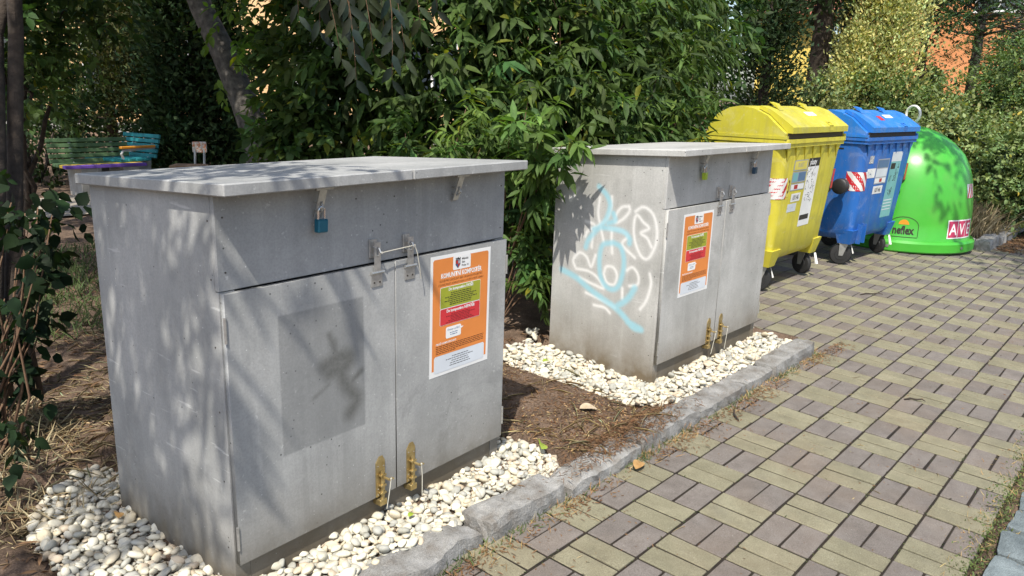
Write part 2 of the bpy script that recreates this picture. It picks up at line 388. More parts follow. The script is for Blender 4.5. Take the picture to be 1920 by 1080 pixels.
    def mesh(s, name, recalc=True):
        me = bpy.data.meshes.new(name); me.from_pydata(s.v, [], s.f); me.update()
        if recalc:
            bm = bmesh.new(); bm.from_mesh(me); bmesh.ops.recalc_face_normals(bm, faces=bm.faces); bm.to_mesh(me); bm.free()
        return me
    def build(s, name, mat, parent=None, smooth=False, recalc=True):
        return link(name, s.mesh(name, recalc), mat, parent, smooth)
def autosmooth(o, ang=40):
    me = o.data; me.shade_smooth()
    bm = bmesh.new(); bm.from_mesh(me)
    for e in bm.edges:
        if len(e.link_faces) == 2 and e.calc_face_angle(0) > R(ang): e.smooth = False
    bm.to_mesh(me); bm.free(); return o
def text_mesh(body, size, bold=0.0, sx=1.0, align='CENTER', shear=0.0):
    cu = bpy.data.curves.new('t', 'FONT'); cu.body = body; cu.size = size; cu.align_x = align; cu.offset = bold * size
    cu.shear = shear; cu.resolution_u = 2
    o = bpy.data.objects.new('t', cu); COL.objects.link(o)
    dg = bpy.context.evaluated_depsgraph_get()
    me = bpy.data.meshes.new_from_object(o.evaluated_get(dg)); bpy.data.objects.remove(o); bpy.data.curves.remove(cu)
    me.materials.clear()
    co = np.empty(len(me.vertices) * 3, np.float32); me.vertices.foreach_get('co', co); co = co.reshape(-1, 3)
    co[:, 0] *= sx
    return me, co
def set_co(me, co):
    me.vertices.foreach_set('co', np.asarray(co, np.float32).ravel()); me.update()
def text_on(fn, body, u, v, size, mat, parent, name='lettering', **k):
    """lettering laid on a surface: fn(u, v) gives the place"""
    me, co = text_mesh(body, size, **k)
    set_co(me, [fn(u + c[0], v + c[1]) for c in co])
    return link(name, me, mat, parent)
def patch_on(fn, u0, u1, v0, v1, name, mat, parent, nu=1, nv=1, r=0.0):
    if r > 0:
        pts = []
        for cu_, cv_, q0 in ((u1 - r, v1 - r, 0), (u0 + r, v1 - r, 90), (u0 + r, v0 + r, 180), (u1 - r, v0 + r, 270)):
            for k in range(5): pts.append((cu_ + r * math.cos(R(q0 + k * 22.5)), cv_ + r * math.sin(R(q0 + k * 22.5))))
        return MB().add([fn(*p) for p in pts], [tuple(range(len(pts)))]).build(name, mat, parent, recalc=False)
    b = MB(); V = [fn(u0 + (u1 - u0) * i / nu, v0 + (v1 - v0) * j / nv) for j in range(nv + 1) for i in range(nu + 1)]
    b.add(V, [(j * (nu + 1) + i, j * (nu + 1) + i + 1, (j + 1) * (nu + 1) + i + 1, (j + 1) * (nu + 1) + i) for j in range(nv) for i in range(nu)])
    return b.build(name, mat, parent, recalc=False)
def poly_on(fn, pts, name, mat, parent):
    return MB().add([fn(*p) for p in pts], [tuple(range(len(pts)))]).build(name, mat, parent, recalc=False)

# leaves ------------------------------------------------------------
T_LANC = (np.array([(0, 0, 0), (-.42, .26, .03), (0, .28, -.02), (.42, .26, .03), (-.40, .62, -.05), (0, .63, -.10), (.40, .62, -.05), (0, 1, -.24)], float),
          np.array([(0, 2, 1), (0, 3, 2), (1, 2, 5), (1, 5, 4), (2, 3, 6), (2, 6, 5), (4, 5, 7), (5, 6, 7)]))
T_OVAL = (np.array([(0, 0, 0), (-.46, .24, .05), (0, .25, 0), (.46, .24, .05), (-.44, .58, .03), (0, .60, -.04), (.44, .58, .03), (0, 1, -.14)], float), T_LANC[1])
T_RHOMB = (np.array([(0, 0, 0), (-.5, .45, .04), (.5, .45, .04), (0, 1, -.08)], float), np.array([(0, 2, 1), (1, 2, 3)]))
def unit(a): return a / np.maximum(np.linalg.norm(a, axis=-1, keepdims=True), 1e-9)
class Leaves:
    def __init__(s): s.V = []; s.F = []; s.T = []; s.n = 0
    def add(s, P, D, N, L, Wd, tmpl, tint):
        P = np.asarray(P, float); D = unit(np.asarray(D, float)); N = np.asarray(N, float)
        S = unit(np.cross(D, N)); N = np.cross(S, D)
        T, F = tmpl; n = len(P); k = len(T)
        L = np.broadcast_to(L, (n,)); Wd = np.broadcast_to(Wd, (n,))
        V = P[:, None] + D[:, None] * (T[None, :, 1:2] * L[:, None, None]) + S[:, None] * (T[None, :, 0:1] * Wd[:, None, None]) + N[:, None] * (T[None, :, 2:3] * L[:, None, None])
        s.V.append(V.reshape(-1, 3)); s.F.append((F[None] + (np.arange(n) * k)[:, None, None] + s.n).reshape(-1, 3))
        s.T.append(np.repeat(np.asarray(tint, float), k, axis=0)); s.n += n * k
    def build(s, name, mat, parent=None, origin=None):
        V = np.concatenate(s.V)
        if origin is not None: V = V - np.asarray(origin)
        o = link(name, np_mesh(name, V, np.concatenate(s.F), np.concatenate(s.T)), mat, parent)
        return o
def tints(n, base, dv=.25, dh=.12):
    base = np.asarray(base, float)
    v = rng.normal(1, dv, (n, 1)).clip(.45, 1.8); h = rng.normal(0, dh, (n, 1))
    c = base[None] * v; c[:, 0:1] *= 1 + h; c[:, 2:3] *= 1 - h * .5
    return c.clip(.004, .9)
def rdir(n):
    return unit(rng.normal(size=(n, 3)))
def twig_leaves(LV, pts, dirs, per, tl, L, Wd, tmpl, base, droop=.7, wood=None):
    """twigs that start at pts, run along dirs and carry PER leaves each"""
    n = len(pts); dirs = unit(dirs)
    t = (np.arange(per) + .5) / per
    lens = tl * rng.uniform(.6, 1.3, n)
    A = unit(np.cross(dirs, rdir(n))); B = np.cross(dirs, A)
    ang = (np.arange(per) * 2.4)[None] + rng.uniform(0, 6.28, (n, 1))
    s_ = t[None] * lens[:, None]
    pos = pts[:, None] + dirs[:, None] * s_[..., None]
    pos[..., 2] -= droop * .35 * s_ ** 2 / tl
    rad = A[:, None] * np.cos(ang)[..., None] + B[:, None] * np.sin(ang)[..., None]
    D = dirs[:, None] * (.35 + .6 * t[None, :, None]) + rad * .8 + np.array([0, 0, -1.0]) * droop * rng.uniform(.4, 1.2, (n, per, 1))
    N = rad * -.2 + np.array([0, 0, 1.0]) + rng.normal(0, .5, (n, per, 3))
    m = n * per
    sz = rng.uniform(.5, 1.25, m)
    tb = tints(n, base, .18, .10); tt = np.repeat(tb, per, axis=0) * rng.normal(1, .22, (m, 1)).clip(.5, 1.7)
    old = rng.uniform(size=m) < .025; tt[old] = tt[old] * np.array([2.6, 1.7, .8])
    LV.add(pos.reshape(-1, 3), D.reshape(-1, 3), N.reshape(-1, 3), L * sz, Wd * sz, tmpl, tt.clip(.004, .9))
    if wood is not None:
        for i in range(0, n):
            e = pts[i] + dirs[i] * lens[i]; mid = (pts[i] + e) / 2
            e = e.copy(); e[2] -= droop * .35 * lens[i]
            wood.tube([pts[i], mid, e], [.004, .003, .0015], 4, False)
def blob_points(c, r, n, shell=.75, facing=None, cut=-.25):
    d = rdir(n * 3)
    if facing is not None:
        d = d[(d @ unit(np.asarray(facing, float))) > cut]
    d = d[:n]
    k = rng.uniform(shell, 1.0, (len(d), 1))
    return np.asarray(c) + d * k * np.asarray(r), unit(d / np.asarray(r))
def limb_path(a, b, n=6, wob=.06):
    a = np.asarray(a, float); b = np.asarray(b, float); L = np.linalg.norm(b - a)
    return [a + (b - a) * k / (n - 1) + (rng.normal(0, wob * L / 3, 3) if 0 < k < n - 1 else 0) for k in range(n)]
# ------------------------------------------------------------------ the ground sheet
def fbm(x, y, s, o=0.0):
    return mnoise.fractal(Vector((x * s + o, y * s - o, .3 * o)), .9, 2.0, 5)
def is_bed(x, y):
    return (x < 2.42 and y > .492) or (x > 7.42 and y > .46) or y > 2.5
def in_pebbles(x, y):
    return (-1.53 < x < .13 and .48 < y < .87) or (-1.53 < x < -1.1 and .5 < y < 1.66) or (.74 < x < 2.36 and .49 < y < .76) or (.72 < x < 1.13 and .55 < y < 1.6)
def soil(x, y):
    if is_bed(x, y): return float(gz(x, y)) + .048 - (.034 if in_pebbles(x, y) else 0.0) + .014 * fbm(x, y, 2.3, 3.0) + .006 * fbm(x, y, 11, 1.0)
    if y < -.80: return float(gz(x, y)) - .006 + .006 * fbm(x, y, 6, 2.0)
    return float(gz(x, y)) - .06
def axis_steps(a0, a1, fine, lo, hi):
    v = list(np.arange(a0, a1 + 1e-6, fine)); st = fine * 1.6
    while v[-1] < hi: v.append(v[-1] + st); st *= 1.35
    st = fine * 1.6
    while v[0] > lo: v.insert(0, v[0] - st); st *= 1.35
    return v
gxs = axis_steps(-2.2, 3.2, .03, -500, 500); gys = axis_steps(-1.2, 2.6, .03, -500, 500)
gV = [(x, y, soil(x, y)) for y in gys for x in gxs]
nx = len(gxs)
gF = [(j * nx + i, j * nx + i + 1, (j + 1) * nx + i + 1, (j + 1) * nx + i) for j in range(len(gys) - 1) for i in range(nx - 1)]
ground = tag(link('ground', np_mesh('ground', gV, gF), 'soil', smooth=True), kind='structure')
def path_sheet(name, pts, mat, lift=.004):
    o = MB().add([(x, y, soil(x, y) + lift) for x, y in pts], [tuple(range(len(pts)))]).build(name, mat)
    return tag(o, kind='structure')
path_sheet('path', [(-3, 6.9), (1.2, 7.2), (3.2, 7.9), (2.6, 9.0), (0, 8.4), (-4, 8.2)], 'path_gravel', .02)

# ------------------------------------------------------------------ brick paving
paving = MB()
for x0, x1, y0, y1 in ((-2.4, 2.40, -.80, .41), (2.40, 7.40, -.80, 2.5), (7.40, 13.0, -.80, .44)):
    paving.quad(*[(x, y, float(GX * min(x, 10) + GY * y) - .0048) for x, y in ((x0, y0), (x1, y0), (x1, y1), (x0, y1))])
paving = tag(paving.build('paving', 'joint_sand', recalc=False), kind='structure')
def brick_mesh(name, lx, ly):
    b = MB(); c = .0025
    b.box(-lx / 2, lx / 2, -ly / 2, ly / 2, -.05, 0, c)
    me = b.mesh(name)
    a = me.attributes.new('tint', 'FLOAT_COLOR', 'POINT'); a.data.foreach_set('color', np.ones(len(me.vertices) * 4, np.float32))
    return me
BR = {'Y': brick_mesh('brick', .0910, .1915), 'P': brick_mesh('brick', .1915, .0915)}
BR['Y'].materials.append(MATS['brick_yellow']); BR['P'].materials.append(MATS['brick_purple'])
def to_px(P):
    d = np.asarray(P) - CAM; w_ = d @ _f
    return np.stack([960 + FPX * (d @ _r2) / w_, 540 - FPX * (d @ _u2) / w_, w_], -1)
bricks = []
for i in range(-9, 62):
    for j in range(-12, 4):
        x0, y1 = i * .2, -j * .2; y0 = y1 - .2
        if x0 < 2.4 and y1 > .41: continue
        if x0 >= 7.4 and y1 > .41: continue
        if y1 > 2.41: continue
        for h in (0, 1):
            if (i + j) % 2: k, cx_, cy_ = 'Y', x0 + .05 + .1 * h, y0 + .1
            else: k, cx_, cy_ = 'P', x0 + .1, y0 + .05 + .1 * h
            q = to_px((cx_, cy_, float(gz(cx_, cy_))))
            if q[2] < .3 or not (-120 < q[0] < 2040 and -50 < q[1] < 1200): continue
            bricks.append((q[2], k, cx_, cy_, 0 < q[0] < 1920 and 0 < q[1] < 1080))
bricks.sort(key=lambda b: (not b[4], b[0]))
rb = random.Random(3)
rest = {'Y': ([], [], []), 'P': ([], [], [])}
for n_, (dist, k, x, y, vis) in enumerate(bricks):
    z = float(GX * min(x, 10) + GY * y) + rb.uniform(-.0018, .0012)
    x += rb.uniform(-.0018, .0018); y += rb.uniform(-.0018, .0018)
    rot = (math.atan(GY) + rb.uniform(-.012, .012), -math.atan(GX) + rb.uniform(-.012, .012), rb.uniform(-.012, .012))
    if n_ < 300:
        o = bpy.data.objects.new('brick', BR[k]); COL.objects.link(o); o.location = (x, y, z); o.rotation_euler = rot; o.parent = paving
    else:
        me = BR[k]; M4 = Matrix.Translation((x, y, z)) @ Matrix.Rotation(rot[0], 4, 'X') @ Matrix.Rotation(rot[1], 4, 'Y') @ Matrix.Rotation(rot[2], 4, 'Z')
        V, F, T = rest[k]; o0 = len(V); t = rb.uniform(.93, 1.06)
        V += [M4 @ v.co for v in me.vertices]; F += [[i_ + o0 for i_ in p.vertices] for p in me.polygons]; T += [t] * len(me.vertices)
for k, nm in (('Y', 'brick_yellow'), ('P', 'brick_purple')):
    V, F, T = rest[k]
    me = bpy.data.meshes.new('bricks'); me.from_pydata(V, [], F); me.update()
    a = me.attributes.new('tint', 'FLOAT_COLOR', 'POINT'); a.data.foreach_set('color', np.repeat(np.array([(t, t, t, 1) for t in T], np.float32), 1, axis=0).ravel())
    tag(link('bricks', me, nm, paving), kind='stuff')

# ------------------------------------------------------------------ kerbs and setts
def rough_stone(lx, ly, lz, seed, amp=.013, n=(7, 4, 3)):
    bm = bmesh.new(); bmesh.ops.create_cube(bm, size=1)
    for axis, k in enumerate(n):
        es = [e for e in bm.edges if abs((e.verts[0].co - e.verts[1].co)[axis]) > .9 / (1 if axis == 0 else 1) and all(abs((e.verts[0].co - e.verts[1].co)[a]) < 1e-4 for a in range(3) if a != axis)]
        bmesh.ops.subdivide_edges(bm, edges=es, cuts=k - 1, use_grid_fill=True)
    for v in bm.verts:
        p = v.co.copy()
        q = Vector((p.x * lx, p.y * ly, p.z * lz))
        rnd = [abs(c) > .49 for c in p]
        if sum(rnd) >= 2:
            for a in range(3):
                if rnd[a]: q[a] *= 1 - .006 / (lx, ly, lz)[a] * (1.8 if sum(rnd) == 3 else 1)
        d = mnoise.noise_vector(q * 9 + Vector((seed * 7.1, seed, -seed))) * amp + mnoise.noise_vector(q * 38 + Vector((seed, 3, 1))) * amp * .55
        v.co = q + d
    me = bpy.data.meshes.new('kerb_stone'); bm.to_mesh(me); bm.free()
    return me
def kerb_run(parent, spans, horizontal, fixed, width, top, seed0, mat='granite', name='kerb_stone'):
    for k, (a, b) in enumerate(spans):
        me = rough_stone((b - a - .018) if horizontal else width, width if horizontal else (b - a - .018), .2, seed0 + k, n=(16, 6, 6) if horizontal else (6, 16, 6))
        c = (a + b) / 2
        x, y = (c, fixed + width / 2) if horizontal else (fixed + width / 2, c)
        x += random.uniform(-.006, .006); y += random.uniform(-.012, .012)
        o = link(name, me, mat, parent)
        o.location = (x, y, float(gz(x, y)) + top + random.uniform(-.016, .010) - .1)
        o.rotation_euler = (random.uniform(-.09, .05), random.uniform(-.022, .022), random.uniform(-.035, .035))
kerb = tag(empty('kerb', (0, 0, 0)), kind='structure')
KX = [-1.95, -1.45, -.96, -.487, -.07, .44, .93, 1.42, 1.75, 2.37]
kerb_run(kerb, list(zip(KX[:-1], KX[1:])), True, .372, .135, .054, 1)
kerb_run(kerb, [(.53, .98), (.98, 1.45), (1.45, 1.95)], False, 2.36, .11, .03, 30)
kerb2 = tag(empty('kerb', (0, 0, 0)), kind='structure')
kerb_run(kerb2, [(7.36, 7.95), (7.95, 8.42), (8.42, 9.0), (9.0, 9.5), (9.5, 10.1), (10.1, 10.7)], True, .36, .15, .10, 50)
kerb_run(kerb2, [(.52, 1.0), (1.0, 1.5)], False, 7.34, .13, .09, 60)
edging = tag(empty('sett_edging', (0, 0, 0)), kind='structure')
x = -.6; k = 0
while x < 4.2:
    lx = random.uniform(.17, .25)
    for row in range(3):
        y = -.915 - row * .185
        me = rough_stone(lx - .03, .15, .12, 80 + k, .006, (7, 6, 3)); me.name = 'sett'
        o = link('sett', me, 'granite_blue', edging); xx = x + lx / 2 + row * .05
        o.location = (xx, y, float(gz(xx, y)) - .045 + random.uniform(-.004, .006)); o.rotation_euler = (random.uniform(-.04, .04), random.uniform(-.04, .04), random.uniform(-.12, .12)); k += 1
    x += lx

# ------------------------------------------------------------------ pebble beds
def pebble_mesh(seed):
    bm = bmesh.new(); bmesh.ops.create_icosphere(bm, subdivisions=2, radius=1)
    for v in bm.verts:
        d = mnoise.noise(v.co * 1.1 + Vector((seed * 3.7, seed, 0)))
        v.co = v.co * (1 + .34 * d)
    me = bpy.data.meshes.new('pebble'); bm.to_mesh(me); bm.free(); me.shade_smooth(); return me
PEB = [pebble_mesh(s) for s in range(9)]
PTINT = [(1.0, .97, .90), (.82, .82, .80), (1.08, 1.05, .97), (.70, .72, .72), (1.02, .94, .80), (.62, .64, .65), (1.18, 1.16, 1.08), (.94, .82, .70), (1.04, 1.02, .94)]
for me, t in zip(PEB, PTINT):
    a = me.attributes.new('tint', 'FLOAT_COLOR', 'POINT'); a.data.foreach_set('color', np.tile(np.array((*t, 1), np.float32), len(me.vertices)))
    me.materials.append(MATS['pebble'])
def pebble_bed(name, label, polys, count, seed):
    rp = random.Random(seed); pts = []; grid = {}
    rects = [(min(p[0] for p in q), max(p[0] for p in q), min(p[1] for p in q), max(p[1] for p in q)) for q in polys]
    def inside(q, x, y):
        c = False; n = len(q)
        for i in range(n):
            (xa, ya), (xb, yb) = q[i], q[i - 1]
            if (ya > y) != (yb > y) and x < (xb - xa) * (y - ya) / (yb - ya) + xa: c = not c
        return c
    areas = [(r[1] - r[0]) * (r[3] - r[2]) for r in rects]
    tries = 0
    while len(pts) < count and tries < count * 60:
        tries += 1
        r = rp.choices(rects, areas)[0]; x, y = rp.uniform(r[0], r[1]), rp.uniform(r[2], r[3])
        if not any(inside(q, x, y) for q in polys): continue
        s = rp.choice((.0075, .009, .011, .0125, .0135, .015, .017, .020))
        lay = 0 if len(pts) < count * .5 else (1 if len(pts) < count * .85 else 2)
        key = (int(x / .05), int(y / .05)); ok = True
        for a in (-1, 0, 1):
            for b in (-1, 0, 1):
                for (qx, qy, qs, ql) in grid.get((key[0] + a, key[1] + b), ()):
                    if ql == lay and (qx - x) ** 2 + (qy - y) ** 2 < ((qs + s) * .80) ** 2: ok = False
        if not ok: continue
        pts.append((x, y, s, lay)); grid.setdefault(key, []).append((x, y, s, lay))
    V, F, T = [], [], []
    bed = MB()
    for k, q in enumerate(polys): bed.add([(x, y, soil(x, y) + .006 + .0012 * k) for x, y in q], [tuple(range(len(q)))])
    bed = tag(bed.build(name, 'soil', recalc=False), kind='structure')
    items = []
    for x, y, s, lay in pts:
        e = Matrix.Rotation(rp.uniform(0, 6.28), 4, 'Z') @ Matrix.Rotation(rp.gauss(0, .35), 4, 'X') @ Matrix.Rotation(rp.gauss(0, .35), 4, 'Y')
        sc = Vector((s * rp.uniform(1.0, 1.5), s * rp.uniform(.8, 1.1), s * rp.uniform(.42, .75)))
        z = soil(x, y) + .004 + sc.z * .8 + lay * .0095
        M4 = Matrix.Translation((x, y, z)) @ e @ Matrix.Diagonal((*sc, 1))
        items.append(((CAM[0] - x) ** 2 + (CAM[1] - y) ** 2 - lay * .6, M4, rp.randrange(9)))
    items.sort(key=lambda t: t[0])
    for n_, (d, M4, m_) in enumerate(items):
        if n_ < 300:
            o = bpy.data.objects.new('pebble', PEB[m_]); COL.objects.link(o); o.matrix_world = M4; o.parent = bed
        else:
            me = PEB[m_]; o0 = len(V)
            V += [M4 @ v.co for v in me.vertices]; F += [[i + o0 for i in p.vertices] for p in me.polygons]; T += [(*PTINT[m_], 1)] * len(me.vertices)
    me = bpy.data.meshes.new('pebbles'); me.from_pydata(V, [], F); me.update()
    a = me.attributes.new('tint', 'FLOAT_COLOR', 'POINT'); a.data.foreach_set('color', np.array(T, np.float32).ravel()); me.shade_smooth()
    tag(link('pebbles', me, 'pebble', bed), kind='stuff')
pebble_bed('pebble_bed', '', [[(-1.50, 1.30), (-1.46, 1.43), (-1.36, 1.56), (-1.24, 1.64), (-1.14, 1.62), (-1.17, .60), (-1.30, .60), (-1.38, .80), (-1.50, 1.0)],
                              [(-1.40, .50), (.04, .50), (.10, .58), (.12, .64), (.10, .76), (.06, .84), (-.07, .84), (-.07, .735), (-1.40, .69)]], 2300, 5)
pebble_bed('pebble_bed', '', [[(.80, .62), (.74, .95), (.73, 1.20), (.80, 1.50), (.95, 1.56), (1.22, 1.58), (1.10, 1.5), (1.10, .62)],
                              [(.86, .60), (1.0, .53), (1.2, .515), (2.34, .515), (2.34, .72), (.86, .735)], [(2.22, .6), (2.35, .6), (2.35, 1.35), (2.24, 1.35)]], 2500, 6)

# ------------------------------------------------------------------ composters
BW, BD, ZD, ZF, ZT, WS = 1.135, .664, .081, .852, 1.104, .586
LA, LB, LC, ZL, SLOPE = .030, .095, .022, 1.135, .041 / .764
def ztop(y): return ZT - SLOPE * (y + LB)
def seg_field(P, strokes, r, soft):
    """P (n,2) -> 0..1 sprayed strength of polylines"""
    best = np.full(len(P), 9.0)
    for s in strokes:
        s = np.asarray(s, float)
        for a, b in zip(s[:-1], s[1:]):
            ab = b - a; t = np.clip(((P - a) @ ab) / max(ab @ ab, 1e-9), 0, 1)
            best = np.minimum(best, np.linalg.norm(P - (a + t[:, None] * ab), axis=1))
    q = np.clip((r + soft - best) / (2 * soft), 0, 1)
    return q * q * (3 - 2 * q)
def smooth_path(s, n=8):
    s = np.asarray(s, float); out = []
    P = np.vstack([2 * s[0] - s[1], s, 2 * s[-1] - s[-2]])
    for i in range(1, len(P) - 2):
        for k in range(n):
            t = k / n; a, b, c, d = P[i - 1], P[i], P[i + 1], P[i + 2]
            out.append(.5 * (2 * b + (c - a) * t + (2 * a - 5 * b + 4 * c - d) * t * t + (3 * b - a - 3 * c + d) * t ** 3))
    out.append(s[-1]); return np.array(out)
GRAF = {"W":[[[0.38,0.867],[0.385,0.786],[0.364,0.716],[0.342,0.647]],[[0.309,0.879],[0.309,0.822],[0.334,0.761],[0.386,0.722],[0.44,0.692],[0.458,0.657]],[[0.46,0.735],[0.42,0.731],[0.403,0.72],[0.411,0.673],[0.414,0.608]],[[0.203,0.843],[0.244,0.834],[0.273,0.8],[0.28,0.754],[0.239,0.773],[0.201,0.817],[0.206,0.845]],[[0.315,0.718],[0.246,0.719],[0.202,0.694],[0.23,0.65],[0.152,0.595]],[[0.297,0.721],[0.295,0.663],[0.286,0.596]],[[0.166,0.822],[0.123,0.849],[0.071,0.825],[0.041,0.76],[0.039,0.683],[0.072,0.608],[0.112,0.606],[0.153,0.666],[0.17,0.743],[0.159,0.805],[0.117,0.776],[0.084,0.75],[0.127,0.722],[0.09,0.702],[0.062,0.662]],[[0.513,0.489],[0.527,0.524],[0.489,0.568],[0.442,0.552],[0.411,0.506],[0.387,0.571]],[[0.506,0.48],[0.426,0.48],[0.368,0.457],[0.325,0.409],[0.387,0.416],[0.48,0.437]],[[0.331,0.483],[0.317,0.522],[0.274,0.525],[0.249,0.488],[0.262,0.44],[0.306,0.441],[0.331,0.483]],[[0.194,0.525],[0.159,0.545],[0.125,0.51],[0.126,0.465],[0.172,0.448]],[[0.061,0.531],[0.049,0.48],[0.069,0.395],[0.101,0.343]],[[0.435,0.364],[0.326,0.343],[0.248,0.322]],[[0.38,0.308],[0.312,0.308],[0.278,0.287]],[[0.516,0.902],[0.564,0.833]],[[0.213,0.431],[0.209,0.376]]],"B":[[[0.389,0.92],[0.338,0.881],[0.316,0.83],[0.339,0.756],[0.395,0.694],[0.437,0.642],[0.451,0.602]],[[0.294,0.797],[0.281,0.763],[0.322,0.744]],[[0.407,0.701],[0.353,0.718],[0.235,0.716],[0.191,0.687],[0.189,0.661]],[[0.283,0.651],[0.347,0.628],[0.361,0.552],[0.346,0.461],[0.298,0.414],[0.245,0.425],[0.218,0.494],[0.214,0.576],[0.239,0.635],[0.283,0.651]],[[0.6,0.459],[0.503,0.433],[0.42,0.391],[0.327,0.352],[0.248,0.322],[0.191,0.287],[0.134,0.244],[0.087,0.241]],[[0.14,0.444],[0.177,0.382],[0.248,0.322]],[[0.168,0.264],[0.093,0.244]]]}
SMUDGE = [[[0.327,0.67],[0.34,0.638]],[[0.34,0.643],[0.35,0.602]],[[0.309,0.578],[0.356,0.591],[0.397,0.585],[0.378,0.56],[0.325,0.555]],[[0.355,0.581],[0.377,0.516],[0.406,0.472],[0.424,0.441],[0.398,0.408]],[[0.407,0.507],[0.444,0.53]],[[0.324,0.521],[0.264,0.492]]]
def painted_panel(name, P3, u0, u1, v0, v1f, step, parent, mat, thick, attrs_fn):
    """grid panel in its own (u,v); P3(u,v,depth) gives the place"""
    nu = max(2, int((u1 - u0) / step)); nv = max(2, int((v1f(u0) - v0) / step))
    us = np.linspace(u0, u1, nu + 1); V = []; UV = []
    for j in range(nv + 1):
        for u in us:
            v = v0 + (v1f(u) - v0) * j / nv; V.append(P3(u, v, 0)); UV.append((u, v))
    F = [(j * (nu + 1) + i, j * (nu + 1) + i + 1, (j + 1) * (nu + 1) + i + 1, (j + 1) * (nu + 1) + i) for j in range(nv) for i in range(nu)]
    n0 = len(V)
    cs = [(u0, v0), (u1, v0), (u1, v1f(u1)), (u0, v1f(u0))]
    V += [P3(u, v, 0) for u, v in cs] + [P3(u, v, thick) for u, v in cs]; UV += [(9, 9)] * 8
    F += [(n0 + a, n0 + b, n0 + c, n0 + d) for a, b, c, d in ((7, 6, 5, 4), (0, 4, 5, 1), (1, 5, 6, 2), (2, 6, 7, 3), (3, 7, 4, 0))]
    UV = np.array(UV, float)
    return link(name, np_mesh(name, V, F, None, attrs_fn(UV)), mat, parent)
def composter(loc, rz, label, mat, graffiti, ghost):
    t = empty('composter', loc, rz, label, 'composter', 'grey composter cabinets beside the path')
    def side_attr(UV):
        if not graffiti: return {}
        return {'sprayw': np.maximum(seg_field(UV, [smooth_path(s) for s in GRAF['W']], .0070, .0095), .12 * seg_field(UV, [smooth_path(s) for s in GRAF['W']], .02, .02)),
                'sprayb': seg_field(UV, [smooth_path(s) for s in GRAF['B'][:4]], .0135, .010) * .9 + 0 * UV[:, 0]
                + np.where(seg_field(UV, [smooth_path(s) for s in GRAF['B'][4:]], .022, .010) > 0, seg_field(UV, [smooth_path(s) for s in GRAF['B'][4:]], .016, .011) * .9, 0)}
    painted_panel('side_panel', lambda u, v, d: (d, u, v), .0205, BD, -.12, ztop, .007 if graffiti else .05, t, mat, .02, side_attr)
    MB().prism([(.0205, -.12), (BD, -.12), (BD, ztop(BD)), (.0205, ztop(.0205))], 'x', BW - .02, BW).build('side_panel', mat, t)
    MB().box(.0205, BW - .0205, BD - .02, BD - .001, -.12, ztop(BD) - .002).build('back_panel', mat, t)
    MB().box(0, BW, .003, .020, ZF, ztop(.003) - .001, .0015).build('fascia', mat, t)
    MB().box(.0, .045, .0045, .020, -.12, ZF - .002).build('stile', mat, t)
    MB().box(BW - .045, BW, .0045, .020, -.12, ZF - .002).build('stile', mat, t)
    MB().box(.046, BW - .046, .0060, .020, -.12, ZD - .0035, .001).build('plinth_board', 'board_plinth', t)
    MB().box(.05, BW - .05, .03, .05, ZD, ZF + .1).build('gap_shade_board', 'interior_shade', t)  # added near-black board, painted as the shade seen through the door gap
    for k, (a, b) in enumerate(((.0035, WS - .0025), (WS + .0025, BW - .002))):
        def door_attr(UV, k=k):
            if not (ghost and k == 0): return {}
            gh = ((UV[:, 0] > .156) & (UV[:, 0] < .458) & (UV[:, 1] > .350) & (UV[:, 1] < .763)).astype(float)
            S = [smooth_path(s) if len(s) > 2 else np.asarray(s) for s in SMUDGE]
            sm = np.maximum.reduce([seg_field(UV, S[0:1], .008, .012), seg_field(UV, S[1:2], .012, .018), seg_field(UV, S[2:3], .024, .022),
                                    seg_field(UV, S[3:4], .022, .024), seg_field(UV, S[4:5], .008, .010), seg_field(UV, S[5:6], .004, .009) * .8])
            return {'ghost': gh, 'smudge': sm}
        d = painted_panel('door', lambda u, v, dd: (u, -.014 + dd, v), a, b, ZD, lambda u: ZF - .004, .0065 if (ghost and k == 0) else .04, t, mat, .017, door_attr)
        for hz in (.165, .755):                          # narrow butt hinges on the outer edge
            hx = .0005 if k == 0 else BW - .0005
            MB().tube([(hx, -.016, hz - .035), (hx, -.016, hz + .035)], .0038, 8).build('hinge', 'galvanised', d)
    for k, (a, b) in enumerate(((-LA, WS - .0015), (WS + .0015, BW + .004))):
        b_ = MB(); pts = []; c = .003
        for x in (a, b):
            sx = 1 if x == a else -1
            for y in (-LB, BD + LC):
                sy = 1 if y == -LB else -1
                zb = ztop(y)
                for z, sz in ((zb, 1), (zb + .031, -1)):
                    pts += [(x + sx * c, y + sy * c, z), (x + sx * c, y, z + sz * c), (x, y + sy * c, z + sz * c)]
        b_.hull(pts).build('lid', mat, t)
    # screws along the corner of the side and front boards
    sc = MB().lathe([(.0001, -.0012), (.0026, -.0008), (.0026, 0), (.0001, 0)], 10, axis='x').mesh('screw'); sc.materials.append(MATS['screw_steel'])
    for z in (.12, .32, .52, .70, .88, 1.03):
        o = link('screw', sc, None, t); o.location = (0, .0135 + .02, z)
    sf = MB().lathe([(.0001, -.0012), (.0026, -.0008), (.0026, 0), (.0001, 0)], 10, axis='y').mesh('screw'); sf.materials.append(MATS['screw_steel'])
    for x, z in ((.022, 1.04), (.022, .90), (.45, 1.05), (.60, 1.045), (BW - .02, 1.04), (BW - .02, .89)):
        o = link('screw', sf, None, t); o.location = (x, .003, z)
